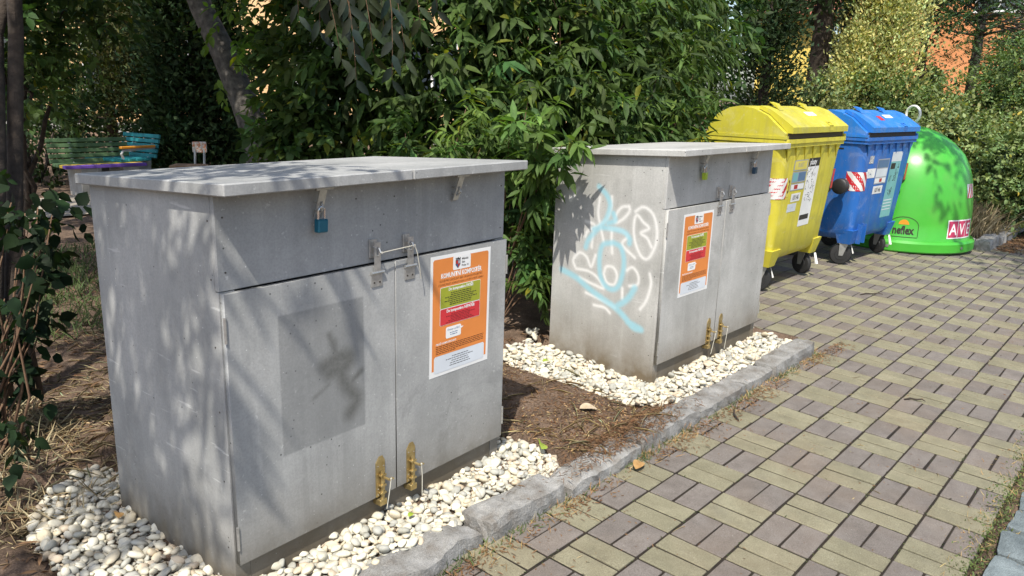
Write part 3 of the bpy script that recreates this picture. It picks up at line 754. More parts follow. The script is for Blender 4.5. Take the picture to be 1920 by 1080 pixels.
    # hasps of the lid: hinge under the lid edge, strap down over a staple on the fascia
    for x in (.304, .862):
        h = MB().tube([(x - .028, -.040, ZT - .008), (x + .028, -.040, ZT - .008)], .0055, 10).build('hasp', 'galvanised', t)
        s_ = MB()                                        # strap with a slot
        for q in ((x - .0125, x + .0125, ZT - .045, ZT - .008), (x - .0125, x - .004, ZT - .078, ZT - .045), (x + .004, x + .0125, ZT - .078, ZT - .045), (x - .0125, x + .0125, ZT - .092, ZT - .078)):
            s_.box(q[0], q[1], -.0095, -.0068, q[2], q[3])
        s_.v = [(a, b - max(0, (c - (ZT - .092)) / .084) * .030, c) for a, b, c in s_.v]
        s_.build('strap', 'galvanised', h)
        MB().tube([(x, .003, ZT - .050), (x, -.028, ZT - .052), (x, -.034, ZT - .062), (x, -.026, ZT - .072), (x, .003, ZT - .074)], .0026, 8).build('staple', 'galvanised', h)
    for x in (.508, .645):                               # door hasps: plate on the door, strap up over the fascia
        h = MB()
        h.box(x - .020, x + .022, -.0172, -.0144, .782, .822)
        h.tube([(x - .024, -.0205, .826), (x + .026, -.0205, .826)], .0050, 10)
        h = h.build('hasp', 'galvanised', t)
        for sx, sz in ((-.010, .795), (.012, .795)):
            MB().lathe([(.0001, -.0186), (.0032, -.0186), (.0032, -.0165), (.0001, -.0165)], 8, (x + sx, 0, sz), 'y').build('screw', 'screw_steel', h)
        s_ = MB()
        for q in ((x - .012, x + .012, .829, .876), (x - .012, x - .004, .876, .904), (x + .004, x + .012, .876, .904), (x - .012, x + .012, .904, .918)):
            s_.box(q[0], q[1], -.0225, -.0198, q[2], q[3])
        s_.build('strap', 'galvanised', h)
        MB().tube([(x, .003, .876), (x, -.030, .878), (x, -.036, .889), (x, -.030, .900), (x, .003, .902)], .0026, 8).build('staple', 'galvanised', h)
        MB().box(x - .014, x + .014, -.0035, .0030, .868, .925, .001).build('backplate', 'galvanised', h)
    for x in (.514, .650):                               # brass barrel bolts
        h = MB().prism([(x - .019, .082), (x + .019, .082), (x + .019, .203), (x + .009, .221), (x - .005, .221), (x - .019, .202)], 'y', -.0170, -.0142).build('bolt', 'brass', t)
        MB().tube([(x + .002, -.0235, .070), (x + .002, -.0235, .170)], .0062, 10).build('rod', 'brass', h)
        MB().tube([(x + .002, -.0235, .152), (x + .006, -.052, .150)], .0042, 8).build('knob', 'brass', h)
        MB().box(x + .003, x + .022, -.058, -.046, .1485, .1515).build('tab', 'brass', h)
        for z in (.096, .122, .158):
            MB().box(x - .010, x + .0135, -.0315, -.0172, z - .0035, z + .0035, .001).build('guide', 'brass', h)
        MB().box(x - .013, x + .016, -.0305, .0062, .052, .074, .002).build('keeper', 'brass', h)
        for sx, z in ((-.012, .19), (.012, .185), (-.012, .11), (.012, .092), (-.012, .09)):
            MB().lathe([(.0001, -.0186), (.0022, -.0186), (.0022, -.0165), (.0001, -.0165)], 8, (x + sx, 0, z), 'y').build('rivet', 'chrome', h)
    return t
C1 = ((-1.1923, .674, .0628), .0467)
C2 = ((1.0835, .7236, .0613), -.0147)
composter(*C1, 'grey cabinet composter nearest the camera, without graffiti on its side', 'board_cool', False, True)
composter(*C2, 'grey cabinet composter with white and blue graffiti on its side', 'board_warm', True, False)
def on_box(C, x, y, z):
    c, s = math.cos(C[1]), math.sin(C[1])
    return (C[0][0] + x * c - y * s, C[0][1] + x * s + y * c, C[0][2] + z)

# padlocks ----------------------------------------------------------
def padlock(C, x, z, wd, ht, mat, label, round_=False):
    t = empty('padlock', on_box(C, x, 0, z), C[1], label, 'padlock', 'padlocks on the lid hasps')
    y0 = -.020
    t.rotation_euler = (0, random.uniform(-.06, .06), C[1] + .12)
    b = MB()
    if round_:
        b.hull([(wd / 2 * math.cos(q) * (1 if zz > -ht * .6 else .8), y0 + .009 * s_, zz) for s_ in (-1, 1) for zz in (-.012, -ht * .6, -ht) for q in (0, math.pi)] + [(0, y0 + .011 * s_, -ht * .5) for s_ in (-1, 1)])
    else: b.box(-wd / 2, wd / 2, y0 - .010, y0 + .010, -ht - .012, -.012, .003)
    o = b.build('lock_body', mat, t)
    r = wd * .32
    pts = [(-r, y0, -.014), (-r, y0, .010)] + [(-r * math.cos(R(a)), y0, .010 + r * math.sin(R(a))) for a in range(20, 180, 20)] + [(r, y0, .010), (r, y0, -.014)]
    MB().tube(pts, .0030, 8).build('shackle', 'chrome', t)
    return t
padlock(C1, .305, ZT - .083, .037, .037, 'teal_lock', 'teal padlock hanging from the lid hasp of the nearest composter')
padlock(C2, .311, ZT - .083, .034, .046, 'green_lock', 'lime green padlock on the graffitied composter', True)
padlock(C2, .868, ZT - .083, .036, .036, 'navy_lock', 'dark blue padlock on the graffitied composter, right of the green one')
def tie(C, path, label, r=.0016):
    o0 = on_box(C, *path[0]); t = MB()
    P = [Vector(on_box(C, *p)) - Vector(o0) for p in path]
    t.tube(P, r, 6)
    t.box(P[0].x - .0026, P[0].x + .0026, P[0].y - .0026, P[0].y + .0026, P[0].z - .003, P[0].z + .003, .0008)
    o = t.build('cable_tie', 'tie_plastic'); o.location = o0
    return tag(o, label, 'cable tie', 'white cable ties on the composter fittings')
tie(C1, [(.512, -.036, .888), (.55, -.034, .889), (.64, -.034, .892)], 'white cable tie stretched between the two door hasps of the nearest composter')
tie(C1, [(.647, -.038, .893), (.654, -.042, .868), (.668, -.040, .812), (.676, -.036, .782)], 'white cable tie tail hanging from the right door hasp of the nearest composter')
tie(C1, [(.522, -.058, .154), (.518, -.056, .12), (.510, -.050, .05)], 'pale cable tie tail slanting from the left brass bolt of the nearest composter')
tie(C1, [(.658, -.058, .154), (.662, -.058, .11), (.664, -.056, .035)], 'pale cable tie tail hanging straight from the right brass bolt of the nearest composter')
tie(C2, [(.522, -.058, .154), (.514, -.056, .11), (.500, -.050, .03)], 'pale cable tie tail on the left brass bolt of the graffitied composter')
tie(C2, [(.658, -.058, .154), (.652, -.058, .11), (.644, -.056, .03)], 'pale cable tie tail on the right brass bolt of the graffitied composter')

# posters -----------------------------------------------------------
def poster(C, x, z, label, tilt=0.0):
    """A3 notice glued to a door; u right, v up from its lower left corner, 0.303 x 0.417 m"""
    t = empty('poster', on_box(C, x, -.0149, z), C[1], label, 'poster', 'orange composting notices')
    t.rotation_euler = (0, tilt, C[1])
    Wd, H = .303, .418
    def L(k): return lambda u, v: (u, -.00045 * k, v)
    patch_on(L(0), 0, Wd, 0, H, 'paper_sheet', 'paper', t)
    poly_on(L(1), [(.012, .022), (.012, .400), (.018, .406), (.285, .406), (.291, .400), (.291, .022), (.281, .022), (.281, .066), (.275, .072), (.028, .072), (.022, .066), (.022, .022)], 'orange_field', 'orange_print', t)
    patch_on(L(1.6), .024, .279, .012, .070, 'footer_panel', 'pale_print', t, r=.006)
    patch_on(L(2), .107, .196, .360, .4065, 'logo_panel', 'white_print', t, r=.005)
    # coat of arms: crown-topped quartered shield
    sh = poly_on(L(3), [(.119, .393), (.143, .393), (.143, .377), (.131, .364), (.119, .377)], 'crest', 'ink', t)
    patch_on(L(3.6), .121, .1305, .380, .391, 'quarter', 'crest_red', sh); patch_on(L(3.6), .1315, .141, .380, .391, 'quarter', 'sticker_grey', sh)
    poly_on(L(3.6), [(.121, .379), (.1305, .379), (.1305, .367), (.121, .377)], 'quarter', 'crest_blue', sh)
    poly_on(L(3.6), [(.1315, .379), (.141, .379), (.141, .377), (.1315, .367)], 'quarter', 'crest_red', sh)
    poly_on(L(3.6), [(.119, .395), (.143, .395), (.143, .402), (.137, .398), (.131, .403), (.125, .398), (.119, .402)], 'crown', 'ink', sh)
    for k, s_ in enumerate(('Městská', 'část', 'Praha 10')):
        text_on(L(3), s_, .150, .3915 - .0115 * k, .0098, 'ink', t, align='LEFT', bold=.015)
    text_on(L(2), 'KOMUNITNÍ KOMPOSTÉR', .1515, .3395, .0225, 'white_print', t, bold=.035, sx=.78)
    text_on(L(2), 'SLOUŽÍ PRO ODDĚLENÝ SBĚR ORGANICKÝCH ZBYTKŮ', .1515, .3265, .0100, 'brown_ink', t, sx=.86)
    text_on(L(2), 'Z DOMÁCNOSTI, KOMPOSTOVÁNÍ A VYUŽITÍ V MÍSTĚ VZNIKU', .1515, .3135, .0100, 'brown_ink', t, sx=.80)
    def panel(z0, z1, col, title):
        patch_on(L(2), .047, .251, z0 - .0015, z1 + .0015, 'panel_border', 'white_print', t, r=.005)
        patch_on(L(3), .0485, .2495, z0, z1, 'panel', col, t, r=.004)
        text_on(L(4), title, .150, z1 - .014, .0145, 'white_print', t, bold=.03, sx=.9)
    panel(.2355, .307, 'olive_print', 'Do kompostéru PATŘÍ:')
    panel(.177, .2325, 'red_print', 'Do kompostéru NEPATŘÍ:')
    rr = random.Random(4)
    def lines(z0, n, dz, u0, u1, mat, h, k, center=True, bold=1.0):
        b = MB(); fn = L(k)
        for i in range(n):
            z = z0 - dz * i; half = (u1 - u0) / 2 * rr.uniform(.45, 1.0); c = (u0 + u1) / 2
            a, e = (c - half, c + half) if center else (u0, u1 - (0 if i < n - 1 else (u1 - u0) * .6))
            while a < e - .004:
                wd = min(rr.uniform(.006, .018), e - a)
                b.quad(fn(a, z), fn(a + wd, z), fn(a + wd, z + h), fn(a, z + h)); a += wd + .0025
        return tag(b.build('small_print', mat, t, recalc=False), kind='stuff')
    lines(.283, 7, .0066, .060, .240, 'ink', .0026, 4)
    lines(.209, 6, .0054, .075, .225, 'dark_red_ink', .0018, 4)
    bub = poly_on(L(2), [(.078, .130), (.082, .126), (.150, .126), (.154, .130), (.154, .149), (.168, .155), (.154, .157), (.154, .162), (.150, .166), (.082, .166), (.078, .162)], 'speech_bubble', 'white_print', t)
    text_on(L(3), 'Dotazy a přání?', .116, .153, .0100, 'blue_print', t, shear=.2)
    lines(.143, 2, .007, .084, .150, 'blue_print', .0025, 3)
    text_on(L(2), 'PROČ KOMPOSTOVAT?', .030, .1105, .0095, 'white_print', t, align='LEFT', bold=.03)
    lines(.104, 5, .0062, .03, .275, 'brown_ink', .0024, 2, False)
    lines(.057, 5, .0080, .07, .235, 'ink', .0022, 2.4)
    return t
poster(C1, .773 - .037, .423 - .004, 'orange, green and red notice on the right door of the nearest composter', .012)
poster(C2, .151, .396, 'orange, green and red notice on the left door of the graffitied composter', .0)
# ------------------------------------------------------------------ wheeled containers
def rrect(hx, hy, r, n=5):
    out = []
    for cx_, cy_, q0 in ((hx - r, hy - r, 0), (-hx + r, hy - r, 90), (-hx + r, -hy + r, 180), (hx - r, -hy + r, 270)):
        for k in range(n + 1): out.append((cx_ + r * math.cos(R(q0 + 90 * k / n)), cy_ + r * math.sin(R(q0 + 90 * k / n))))
    return out
def loft(b, secs):
    """secs: list of (points, z) with the same number of points"""
    n = len(secs[0][0]); V = [(p[0], p[1], z) for s, z in secs for p in s]; m = len(secs)
    F = [(i * n + k, i * n + (k + 1) % n, (i + 1) * n + (k + 1) % n, (i + 1) * n + k) for i in range(m - 1) for k in range(n)]
    F += [tuple(range(n - 1, -1, -1)), tuple(range((m - 1) * n, m * n))]
    return b.add(V, F)
def container(loc, rz, label, body, lid, kind):
    """local x along the front (0 = middle), y 0 = rim front, +y back, z 0 = ground"""
    t = empty('waste_container', loc, rz, label, 'waste container', 'wheeled recycling containers')
    HX, HY = .612, .385; YC = HY
    def half(z):
        k = (z - .24) / .88
        return .500 + .095 * k, .300 + .060 * k
    zs = [.235, .26, .30, .5, .75, 1.0, 1.115]
    secs = []
    for z in zs:
        hx, hy = half(z); sh = .05 if z < .24 else (.02 if z < .27 else 0)
        secs.append(([(p[0], p[1] + YC) for p in rrect(hx - sh, hy - sh, .075)], z))
    o = loft(MB(), secs).build('body', body, t); autosmooth(o, 30)
    b = MB()
    for z0, z1, g in ((1.105, 1.135, .008), (1.133, 1.162, 0.0)):
        loft(b, [([(p[0], p[1] + YC) for p in rrect(HX - g, HY - g, .03, 3)], z0), ([(p[0], p[1] + YC) for p in rrect(HX - g, HY - g, .03, 3)], z1)])
    b.build('rim', body, t)
    yf = lambda z: YC - half(z)[1]
    for k in range(7):                                   # triangular gussets under the rim
        x = -.50 + k * 1.0 / 6
        MB().add([(x - .07, yf(1.1) - .002, 1.106), (x + .055, yf(1.1) - .002, 1.106), (x - .012, yf(1.0) - .002, 1.0), (x - .07, .012, 1.106), (x + .02, .012, 1.106)],
                 [(0, 2, 3), (3, 2, 4), (4, 2, 1), (0, 3, 4, 1), (0, 1, 2)]).build('gusset', body, t)
    # hood and flap
    prof = [(.03, 1.162), (.03, 1.205), (.10, 1.262), (.175, 1.325), (.27, 1.368), (.38, 1.388), (.47, 1.372), (.56, 1.325), (.62, 1.245), (.645, 1.162)]
    o = MB().prism(prof, 'x', -HX + .002, HX - .002).build('lid', lid, t); autosmooth(o, 25)
    MB().prism([(.012, 1.163), (.012, 1.185), (.65, 1.185), (.65, 1.163)], 'x', -HX - .004, -HX + .03).build('lid_skirt', lid, t)
    MB().prism([(.012, 1.163), (.012, 1.185), (.65, 1.185), (.65, 1.163)], 'x', HX - .03, HX + .004).build('lid_skirt', lid, t)
    MB().box(-HX + .05, HX - .05, .022, .034, 1.163, 1.2055).build('slot', 'slot_shade', t)  # dark strip painted as the shade in the gap under the flap
    top = [(-.006, 1.205), (-.006, 1.248), (.012, 1.262), (.10, 1.322), (.175, 1.368), (.255, 1.392)]
    bot = [(.265, 1.372), (.175, 1.330), (.10, 1.268), (.031, 1.207)]
    fl = MB().prism(top + bot, 'x', -HX + .055, HX - .02).build('flap', lid, t); autosmooth(fl, 35)
    def flap_fn(u, v, off=.0015):                        # v = distance from the front edge along the flap top
        ps = top[1:]; acc = 0
        for a, b_ in zip(ps[:-1], ps[1:]):
            L_ = math.dist(a, b_)
            if v <= acc + L_ or b_ is ps[-1]:
                k = (v - acc) / L_; ny, nz_ = -(b_[1] - a[1]) / L_, (b_[0] - a[0]) / L_
                return (u, a[0] + (b_[0] - a[0]) * k + ny * off, a[1] + (b_[1] - a[1]) * k + nz_ * off)
            acc += L_
    for x in (-.40, .12):                                # humped hinges at the top of the flap
        q = MB().hull([flap_fn(x + dx, v, h) for dx in (-.035, .035) for v, h in ((.20, .002), (.25, .032), (.30, .030))]).build('hinge', lid, fl)
        MB().add([flap_fn(x - .020, .296, .032), flap_fn(x + .020, .296, .032), flap_fn(x + .020, .318, .004), flap_fn(x - .020, .318, .004)], [(0, 1, 2, 3)]).build('hinge_pin', 'black_plastic', q, recalc=False)
    for q in ((.17, .25, .004, .012), (.17, .18, .012, .045), (.24, .25, .012, .045), (.17, .25, .045, .053)):   # latch frame on the flap
        MB().hull([flap_fn(u, v, h) for u in q[:2] for v in q[2:] for h in (-.001, .008)]).build('latch_frame', lid, fl)
    MB().add([(.17, -.0075, 1.215), (.25, -.0075, 1.215), (.25, -.0075, 1.245), (.17, -.0075, 1.245)], [(0, 1, 2, 3)]).build('latch', body, fl, recalc=False)
    patch_on(flap_fn, -.02, .17, .135, .185, 'sticker', 'white_print' if kind == 'Y' else 'white_print', fl)
    if kind == 'B': patch_on(flap_fn, -.20, -.10, .10, .165, 'sticker', 'hatch_red', fl)
    # lifting trunnions and side grips
    for s_ in (-1, 1):
        xx = s_ * half(.74)[0]
        q = MB().lathe([(.0001, 0), (.024, 0), (.024, .075), (.062, .080), (.070, .095), (.068, .150), (.055, .160), (.0001, .160)], 20, (xx, YC - .22, .735), 'x')
        if s_ < 0: q.v = [(2 * xx - a, b_, c_) for a, b_, c_ in q.v]
        autosmooth(q.build('trunnion', 'black_plastic', t), 40)
        MB().box(min(xx * 1.0, xx + s_ * .035), max(xx, xx + s_ * .035), YC - .18, YC + .20, 1.04, 1.10, .01).build('side_grip', 'black_plastic', t)
    # casters at the four corners, each under a moulded foot
    for sx, sy, sw in ((-1, -1, .5), (1, -1, -.35), (-1, 1, .9), (1, 1, .2)):
        px_, py_ = sx * .425, YC + sy * .235
        fb = MB().hull([(px_ + dx, py_ + dy, z) for z, g in ((.20, .055), (.33, .085)) for dx in (-g, g) for dy in (-g, g)])
        ft = fb.build('foot', body, t)
        c, s_ = math.cos(sw), math.sin(sw)
        def tw(x, y, z): return (px_ + x * c - y * s_, py_ + x * s_ + y * c, z)
        wb = MB().lathe([(.0001, -.024), (.060, -.024), (.086, -.020), (.094, -.008), (.094, .008), (.086, .020), (.060, .024), (.0001, .024)], 24, (0, 0, 0), 'x')
        wb.v = [tw(a, b_ + .035, z + .095) for a, b_, z in wb.v]
        wh = autosmooth(wb.build('wheel', 'rubber', t), 40)
        hb = MB().lathe([(.0001, -.027), (.050, -.027), (.054, -.022), (.054, .022), (.050, .027), (.0001, .027)], 16, (0, 0, 0), 'x')
        hb.v = [tw(a, b_ + .035, z + .095) for a, b_, z in hb.v]; hb.build('hub', 'black_plastic', wh)
        fk = MB()
        for d in (-.034, .030):
            fk.hull([tw(x, y, z) for x in (d, d + .004) for y, z in ((-.02, .198), (.055, .198), (.052, .085), (.018, .085))])
        fk.hull([tw(x, y, z) for x in (-.034, .034) for y in (-.035, .058) for z in (.194, .204)])
        fk.build('fork', 'caster_metal', wh)
        if sy < 0:
            MB().hull([tw(x, y, z) for x in (.038, .062) for y, z in ((-.06, .165), (-.05, .195), (-.085, .105), (-.072, .100))]).build('brake_pedal', 'white_plastic', wh)
    # stickers on the sloping front; fn(u, v): u across from the middle, v height
    def F(k): return lambda u, v: (u, yf(v) - .0015 - .0005 * k, v)
    def corner(k):                                       # runs round the left front corner: s < 0 on the side, s > 0 on the front
        def fn(s, v):
            hx, hy = half(v); r = .075; q = r * math.pi / 2; o_ = .002 + .0006 * k
            if s > q / 2: return (-hx + r + (s - q / 2), YC - hy - o_, v)
            if s < -q / 2: return (-hx - o_, YC - hy + r + (-s - q / 2), v)
            a = R(225) + s / r
            return (-hx + r + (r + o_) * math.cos(a), YC - hy + r + (r + o_) * math.sin(a), v)
        return fn
    z0, z1, s0, s1 = (.725, .88, -.10, .115) if kind == 'Y' else (.69, .86, -.11, .12)
    hp = patch_on(corner(0), s0, s1, z0, z1, 'hatch_panel', 'white_print', t, 12, 1)
    b = MB(); fn = corner(1)
    step = (s1 - s0) / 2.3; sgn = 1 if kind == 'Y' else -1
    for k in range(-3, 6):                               # slanting red bars clipped to the panel
        a0 = s0 + k * step
        poly = []
        for v in np.linspace(z0, z1, 7):
            sh = sgn * (v - z0) * .95
            poly.append((max(s0, min(s1, a0 + sh)), max(s0, min(s1, a0 + step * .5 + sh)), v))
        for (l0, r0, va), (l1, r1, vb) in zip(poly[:-1], poly[1:]):
            if r0 - l0 < 1e-5 and r1 - l1 < 1e-5: continue
            m_ = max(1, int(max(r0 - l0, r1 - l1) / .02) + 1)
            for i in range(m_):
                b.quad(fn(l0 + (r0 - l0) * i / m_, va), fn(l0 + (r0 - l0) * (i + 1) / m_, va), fn(l1 + (r1 - l1) * (i + 1) / m_, vb), fn(l1 + (r1 - l1) * i / m_, vb))
    b.build('hatch_bars', 'hatch_red', hp, recalc=False)
    patch_on(F(0), half(.8)[0] - .055, half(.8)[0] - .012, .74, .90, 'hatch_panel', 'hatch_red', t)
    rr = random.Random(9 if kind == 'Y' else 10)
    def strokes(u0, u1, v0, v1, n, mat, k, par, w_=.004):
        b_ = MB(); f = F(k)
        for _ in range(n):
            u, v = rr.uniform(u0, u1), rr.uniform(v0, v1); a = rr.uniform(0, 3.14); L_ = rr.uniform(.01, .035)
            du, dv = math.cos(a) * L_, math.sin(a) * L_; nu_, nv_ = -math.sin(a) * w_, math.cos(a) * w_
            b_.quad(f(u, v), f(u + du, v + dv), f(u + du + nu_, v + dv + nv_), f(u + nu_, v + nv_))
        return tag(b_.build('pictogram', mat, par, recalc=False), kind='stuff')
    if kind == 'Y':
        n3 = patch_on(F(0), -.415, -.37, .735, .895, 'number_panel', 'sticker_yellow', t)
        text_on(F(1), '3', -.3925, .765, .14, 'ink', n3, sx=.45, bold=.02)
        st = patch_on(F(0), -.36, -.09, .925, 1.005, 'sticker', 'sticker_grey', t); patch_on(F(1), -.345, -.105, .932, .998, 'sticker_field', 'sticker_yellow', st)
        text_on(F(2), 'PLAST', -.225, .952, .045, 'sticker_grey', st, sx=.9)
        st = patch_on(F(0), -.36, -.09, .835, .918, 'sticker', 'sticker_grey', t); patch_on(F(1), -.345, -.25, .845, .910, 'sticker_field', 'sticker_teal', st)
        patch_on(F(1), -.24, -.10, .845, .910, 'sticker_field', 'blue_print', st)
        st = patch_on(F(0), -.36, -.09, .775, .828, 'sticker', 'sticker_grey', t); patch_on(F(1), -.35, -.10, .782, .822, 'sticker_field', 'white_print', st); patch_on(F(2), -.29, -.22, .786, .818, 'sticker_mark', 'crest_red', st)
        st = patch_on(F(0), -.31, -.13, .688, .752, 'number_plate', 'white_print', t); text_on(F(1), '10/146', -.22, .702, .052, 'ink', st, sx=.85, bold=.02)
        st = patch_on(F(0), -.35, -.18, .612, .675, 'sticker', 'pale_print', t); strokes(-.34, -.20, .62, .66, 8, 'sticker_grey', 1, st, .002)
        st = patch_on(F(0), -.075, .155, .475, 1.010, 'sticker', 'white_print', t)
        h_ = patch_on(F(1), -.075, .155, .945, 1.010, 'sticker_header', 'ink', st); text_on(F(2), 'plasty', .02, .960, .062, 'white_print', st, bold=.02, sx=.95)
        strokes(-.06, .12, .86, .925, 20, 'ink', 1, st); strokes(-.06, .12, .76, .84, 20, 'ink', 1, st); strokes(-.06, .12, .66, .74, 20, 'ink', 1, st)
        patch_on(F(1), -.065, .12, .525, .565, 'sticker_print', 'ink', st)
    else:
        st = patch_on(F(0), -.44, -.34, .93, 1.0, 'sticker', 'sticker_grey', t); strokes(-.43, -.36, .935, .985, 14, 'white_print', 1, st, .006)
        st = patch_on(F(0), -.44, -.25, .80, .885, 'sticker', 'white_print', t); strokes(-.42, -.28, .81, .865, 10, 'blue_print', 1, st, .003)
        st = patch_on(F(0), -.235, .04, .735, .965, 'sticker', 'sticker_grey', t); patch_on(F(1), -.225, .03, .885, .955, 'sticker_field', 'blue_print', st)
        patch_on(F(1), -.225, .03, .80, .875, 'sticker_field', 'pale_print', st); patch_on(F(1), -.225, .03, .745, .79, 'sticker_field', 'white_print', st); patch_on(F(2), -.12, -.06, .752, .785, 'sticker_mark', 'crest_red', st)
        st = patch_on(F(0), -.225, -.005, .645, .718, 'number_plate', 'white_print', t); text_on(F(1), '10/146', -.115, .660, .058, 'ink', st, sx=.9, bold=.02)
        st = patch_on(F(0), .085, .335, .40, 1.02, 'sticker', 'sticker_teal', t); patch_on(F(1), .085, .335, .93, 1.02, 'sticker_header', 'pale_print', st)
        h_ = patch_on(F(1), .10, .21, .86, .915, 'sticker_label', 'ink', st)
        strokes(.22, .31, .74, .88, 16, 'ink', 1, st, .008); strokes(.11, .19, .70, .80, 10, 'ink', 1, st, .004); strokes(.15, .24, .60, .67, 14, 'ink', 1, st, .008)
        for v in (.56, .53, .50, .47): patch_on(F(1), .10, .30, v, v + .010, 'sticker_line', 'pale_print', st)
        MB().hull([(half(z)[0] * -1 + .12 + dx, yf(z) - e, z) for z in (.20, .38) for dx in (0, .012) for e in (.0, .04)]).build('foot_fin', body, t)
        MB().hull([(half(z)[0] * -1 + .22 + dx, yf(z) - e, z) for z in (.20, .38) for dx in (0, .012) for e in (.0, .04)]).build('foot_fin', body, t)
    return t
container((3.975, 1.085, float(gz(3.98, 1.4)) + .002), .0, 'yellow plastics container on casters, next to the graffitied composter', 'bin_yellow', 'bin_yellow_lid', 'Y')
_a = -.075
container((5.0 + .612 * math.cos(_a), 1.035 + .612 * math.sin(_a), float(gz(5.6, 1.3)) + .002), _a, 'blue paper container on casters, between the yellow and green containers', 'bin_blue', 'bin_blue_lid', 'B')

# bell-shaped glass container
ic = (7.03, 1.20, float(gz(7.03, 1.2)) + .004)
ig = empty('bell_container', ic, 0, 'bright green dome-shaped glass container with a lifting ring', 'glass container')
prof = [(.68, .05), (.685, .12), (.675, .135), (.668, .30), (.658, .47), (.640, .62), (.615, .74), (.57, .87), (.51, .98), (.40, 1.09), (.27, 1.18), (.13, 1.235), (.04, 1.25)]
o = autosmooth(MB().lathe(prof, 72).build('shell', 'igloo_green', ig), 50)
o = autosmooth(MB().lathe([(.66, 0.0), (.715, .006), (.728, .02), (.728, .10), (.708, .122), (.66, .124)], 72).build('base_ring', 'igloo_green', ig), 30)
MB().lathe([(.045, 1.235), (.05, 1.27), (.025, 1.285), (.0001, 1.285)], 20).build('neck', 'caster_metal', ig)
rg = MB(); q = [( -.02 + .088 * math.cos(R(a)) * math.cos(1.1), .088 * math.cos(R(a)) * math.sin(1.1) + .03, 1.365 + .088 * math.sin(R(a))) for a in range(0, 361, 15)]
rg.tube(q, .0135, 10, False); rg.build('lifting_ring', 'white_plastic', ig, smooth=True)
def ig_r(z):
    for (r0, z0), (r1, z1) in zip(prof[:-1], prof[1:]):
        if z0 <= z <= z1: return r0 + (r1 - r0) * (z - z0) / (z1 - z0)
    return .7
def igf(az0, k=1):                                       # u metres to the right as seen from outside
    def fn(u, v):
        r = ig_r(v) + .002 + .0008 * k; a = az0 + u / .69
        return (r * math.cos(a), r * math.sin(a), v)
    return fn
azc = math.atan2(CAM[1] - ic[1], CAM[0] - ic[0])
ad = igf(azc + 1.0)                                      # advertiser plate near the right edge
pl = patch_on(ad, -.20, .22, .155, .345, 'sticker', 'white_print', ig, 16, 2)
for k, ch in enumerate('AVE'):
    bp = patch_on(igf(azc + 1.0, 2), -.188 + k * .133, -.188 + k * .133 + .125, .167, .333, 'letter_field', 'ave_red', pl, 6, 1)
    text_on(igf(azc + 1.0, 3), ch, -.125 + k * .133, .195, .16, 'white_print', pl, bold=.012, sx=.95)
hp = patch_on(igf(azc + 1.22), -.09, .10, .56, .70, 'hatch_panel', 'white_print', ig, 8, 4)
b = MB(); fn = igf(azc + 1.22, 2)
for k in range(4):
    for i in range(6):
        va, vb = .56 + .14 * i / 6, .56 + .14 * (i + 1) / 6; u = -.09 + k * .06
        f0, f1 = (va - .56) * .45, (vb - .56) * .45
        e0, e1 = min(.10, u + .03 + f0), min(.10, u + .03 + f1)
        if u + f0 < .10: b.quad(fn(min(.10, u + f0), va), fn(e0, va), fn(e1, vb), fn(min(.10, u + f1), vb))
b.build('hatch_bars', 'hatch_red', hp, recalc=False)
lg = igf(azc + .055)
arch = [(-.14, .16)] + [(-.14, .27)] + [(.14 * math.cos(R(a)), .27 + .09 * math.sin(R(a))) for a in range(170, 0, -15)] + [(.14, .27), (.14, .16)]
b = MB()
for (u0, v0), (u1, v1) in zip(arch, arch[1:] + arch[:1]):
    L_ = math.hypot(u1 - u0, v1 - v0) or 1; nu_, nv_ = -(v1 - v0) / L_ * .005, (u1 - u0) / L_ * .005; m_ = max(1, int(L_ / .05))
    for i in range(m_):
        p0 = (u0 + (u1 - u0) * i / m_, v0 + (v1 - v0) * i / m_); p1 = (u0 + (u1 - u0) * (i + 1) / m_, v0 + (v1 - v0) * (i + 1) / m_)
        b.quad(lg(*p0), lg(*p1), lg(p1[0] + nu_, p1[1] + nv_), lg(p0[0] + nu_, p0[1] + nv_))
b.build('logo_arch', 'ink', ig, recalc=False)
poly_on(lg, [(-.05, .285), (.05, .285)] + [(.05 * math.cos(R(a)), .285 + .05 * math.sin(R(a))) for a in range(20, 180, 20)], 'logo_sun', 'sun_orange', ig)
text_on(igf(azc + .055, 2), 'neflex', .0, .19, .115, 'ink', ig, bold=.03, sx=.72)
for a in (azc - .12, azc + .95):
    p = (.726 * math.cos(a), .726 * math.sin(a), .062)
    MB().tube([p, (p[0] + .006 * math.cos(a), p[1] + .006 * math.sin(a), .062)], .016, 10).build('rivet', 'caster_metal', ig)

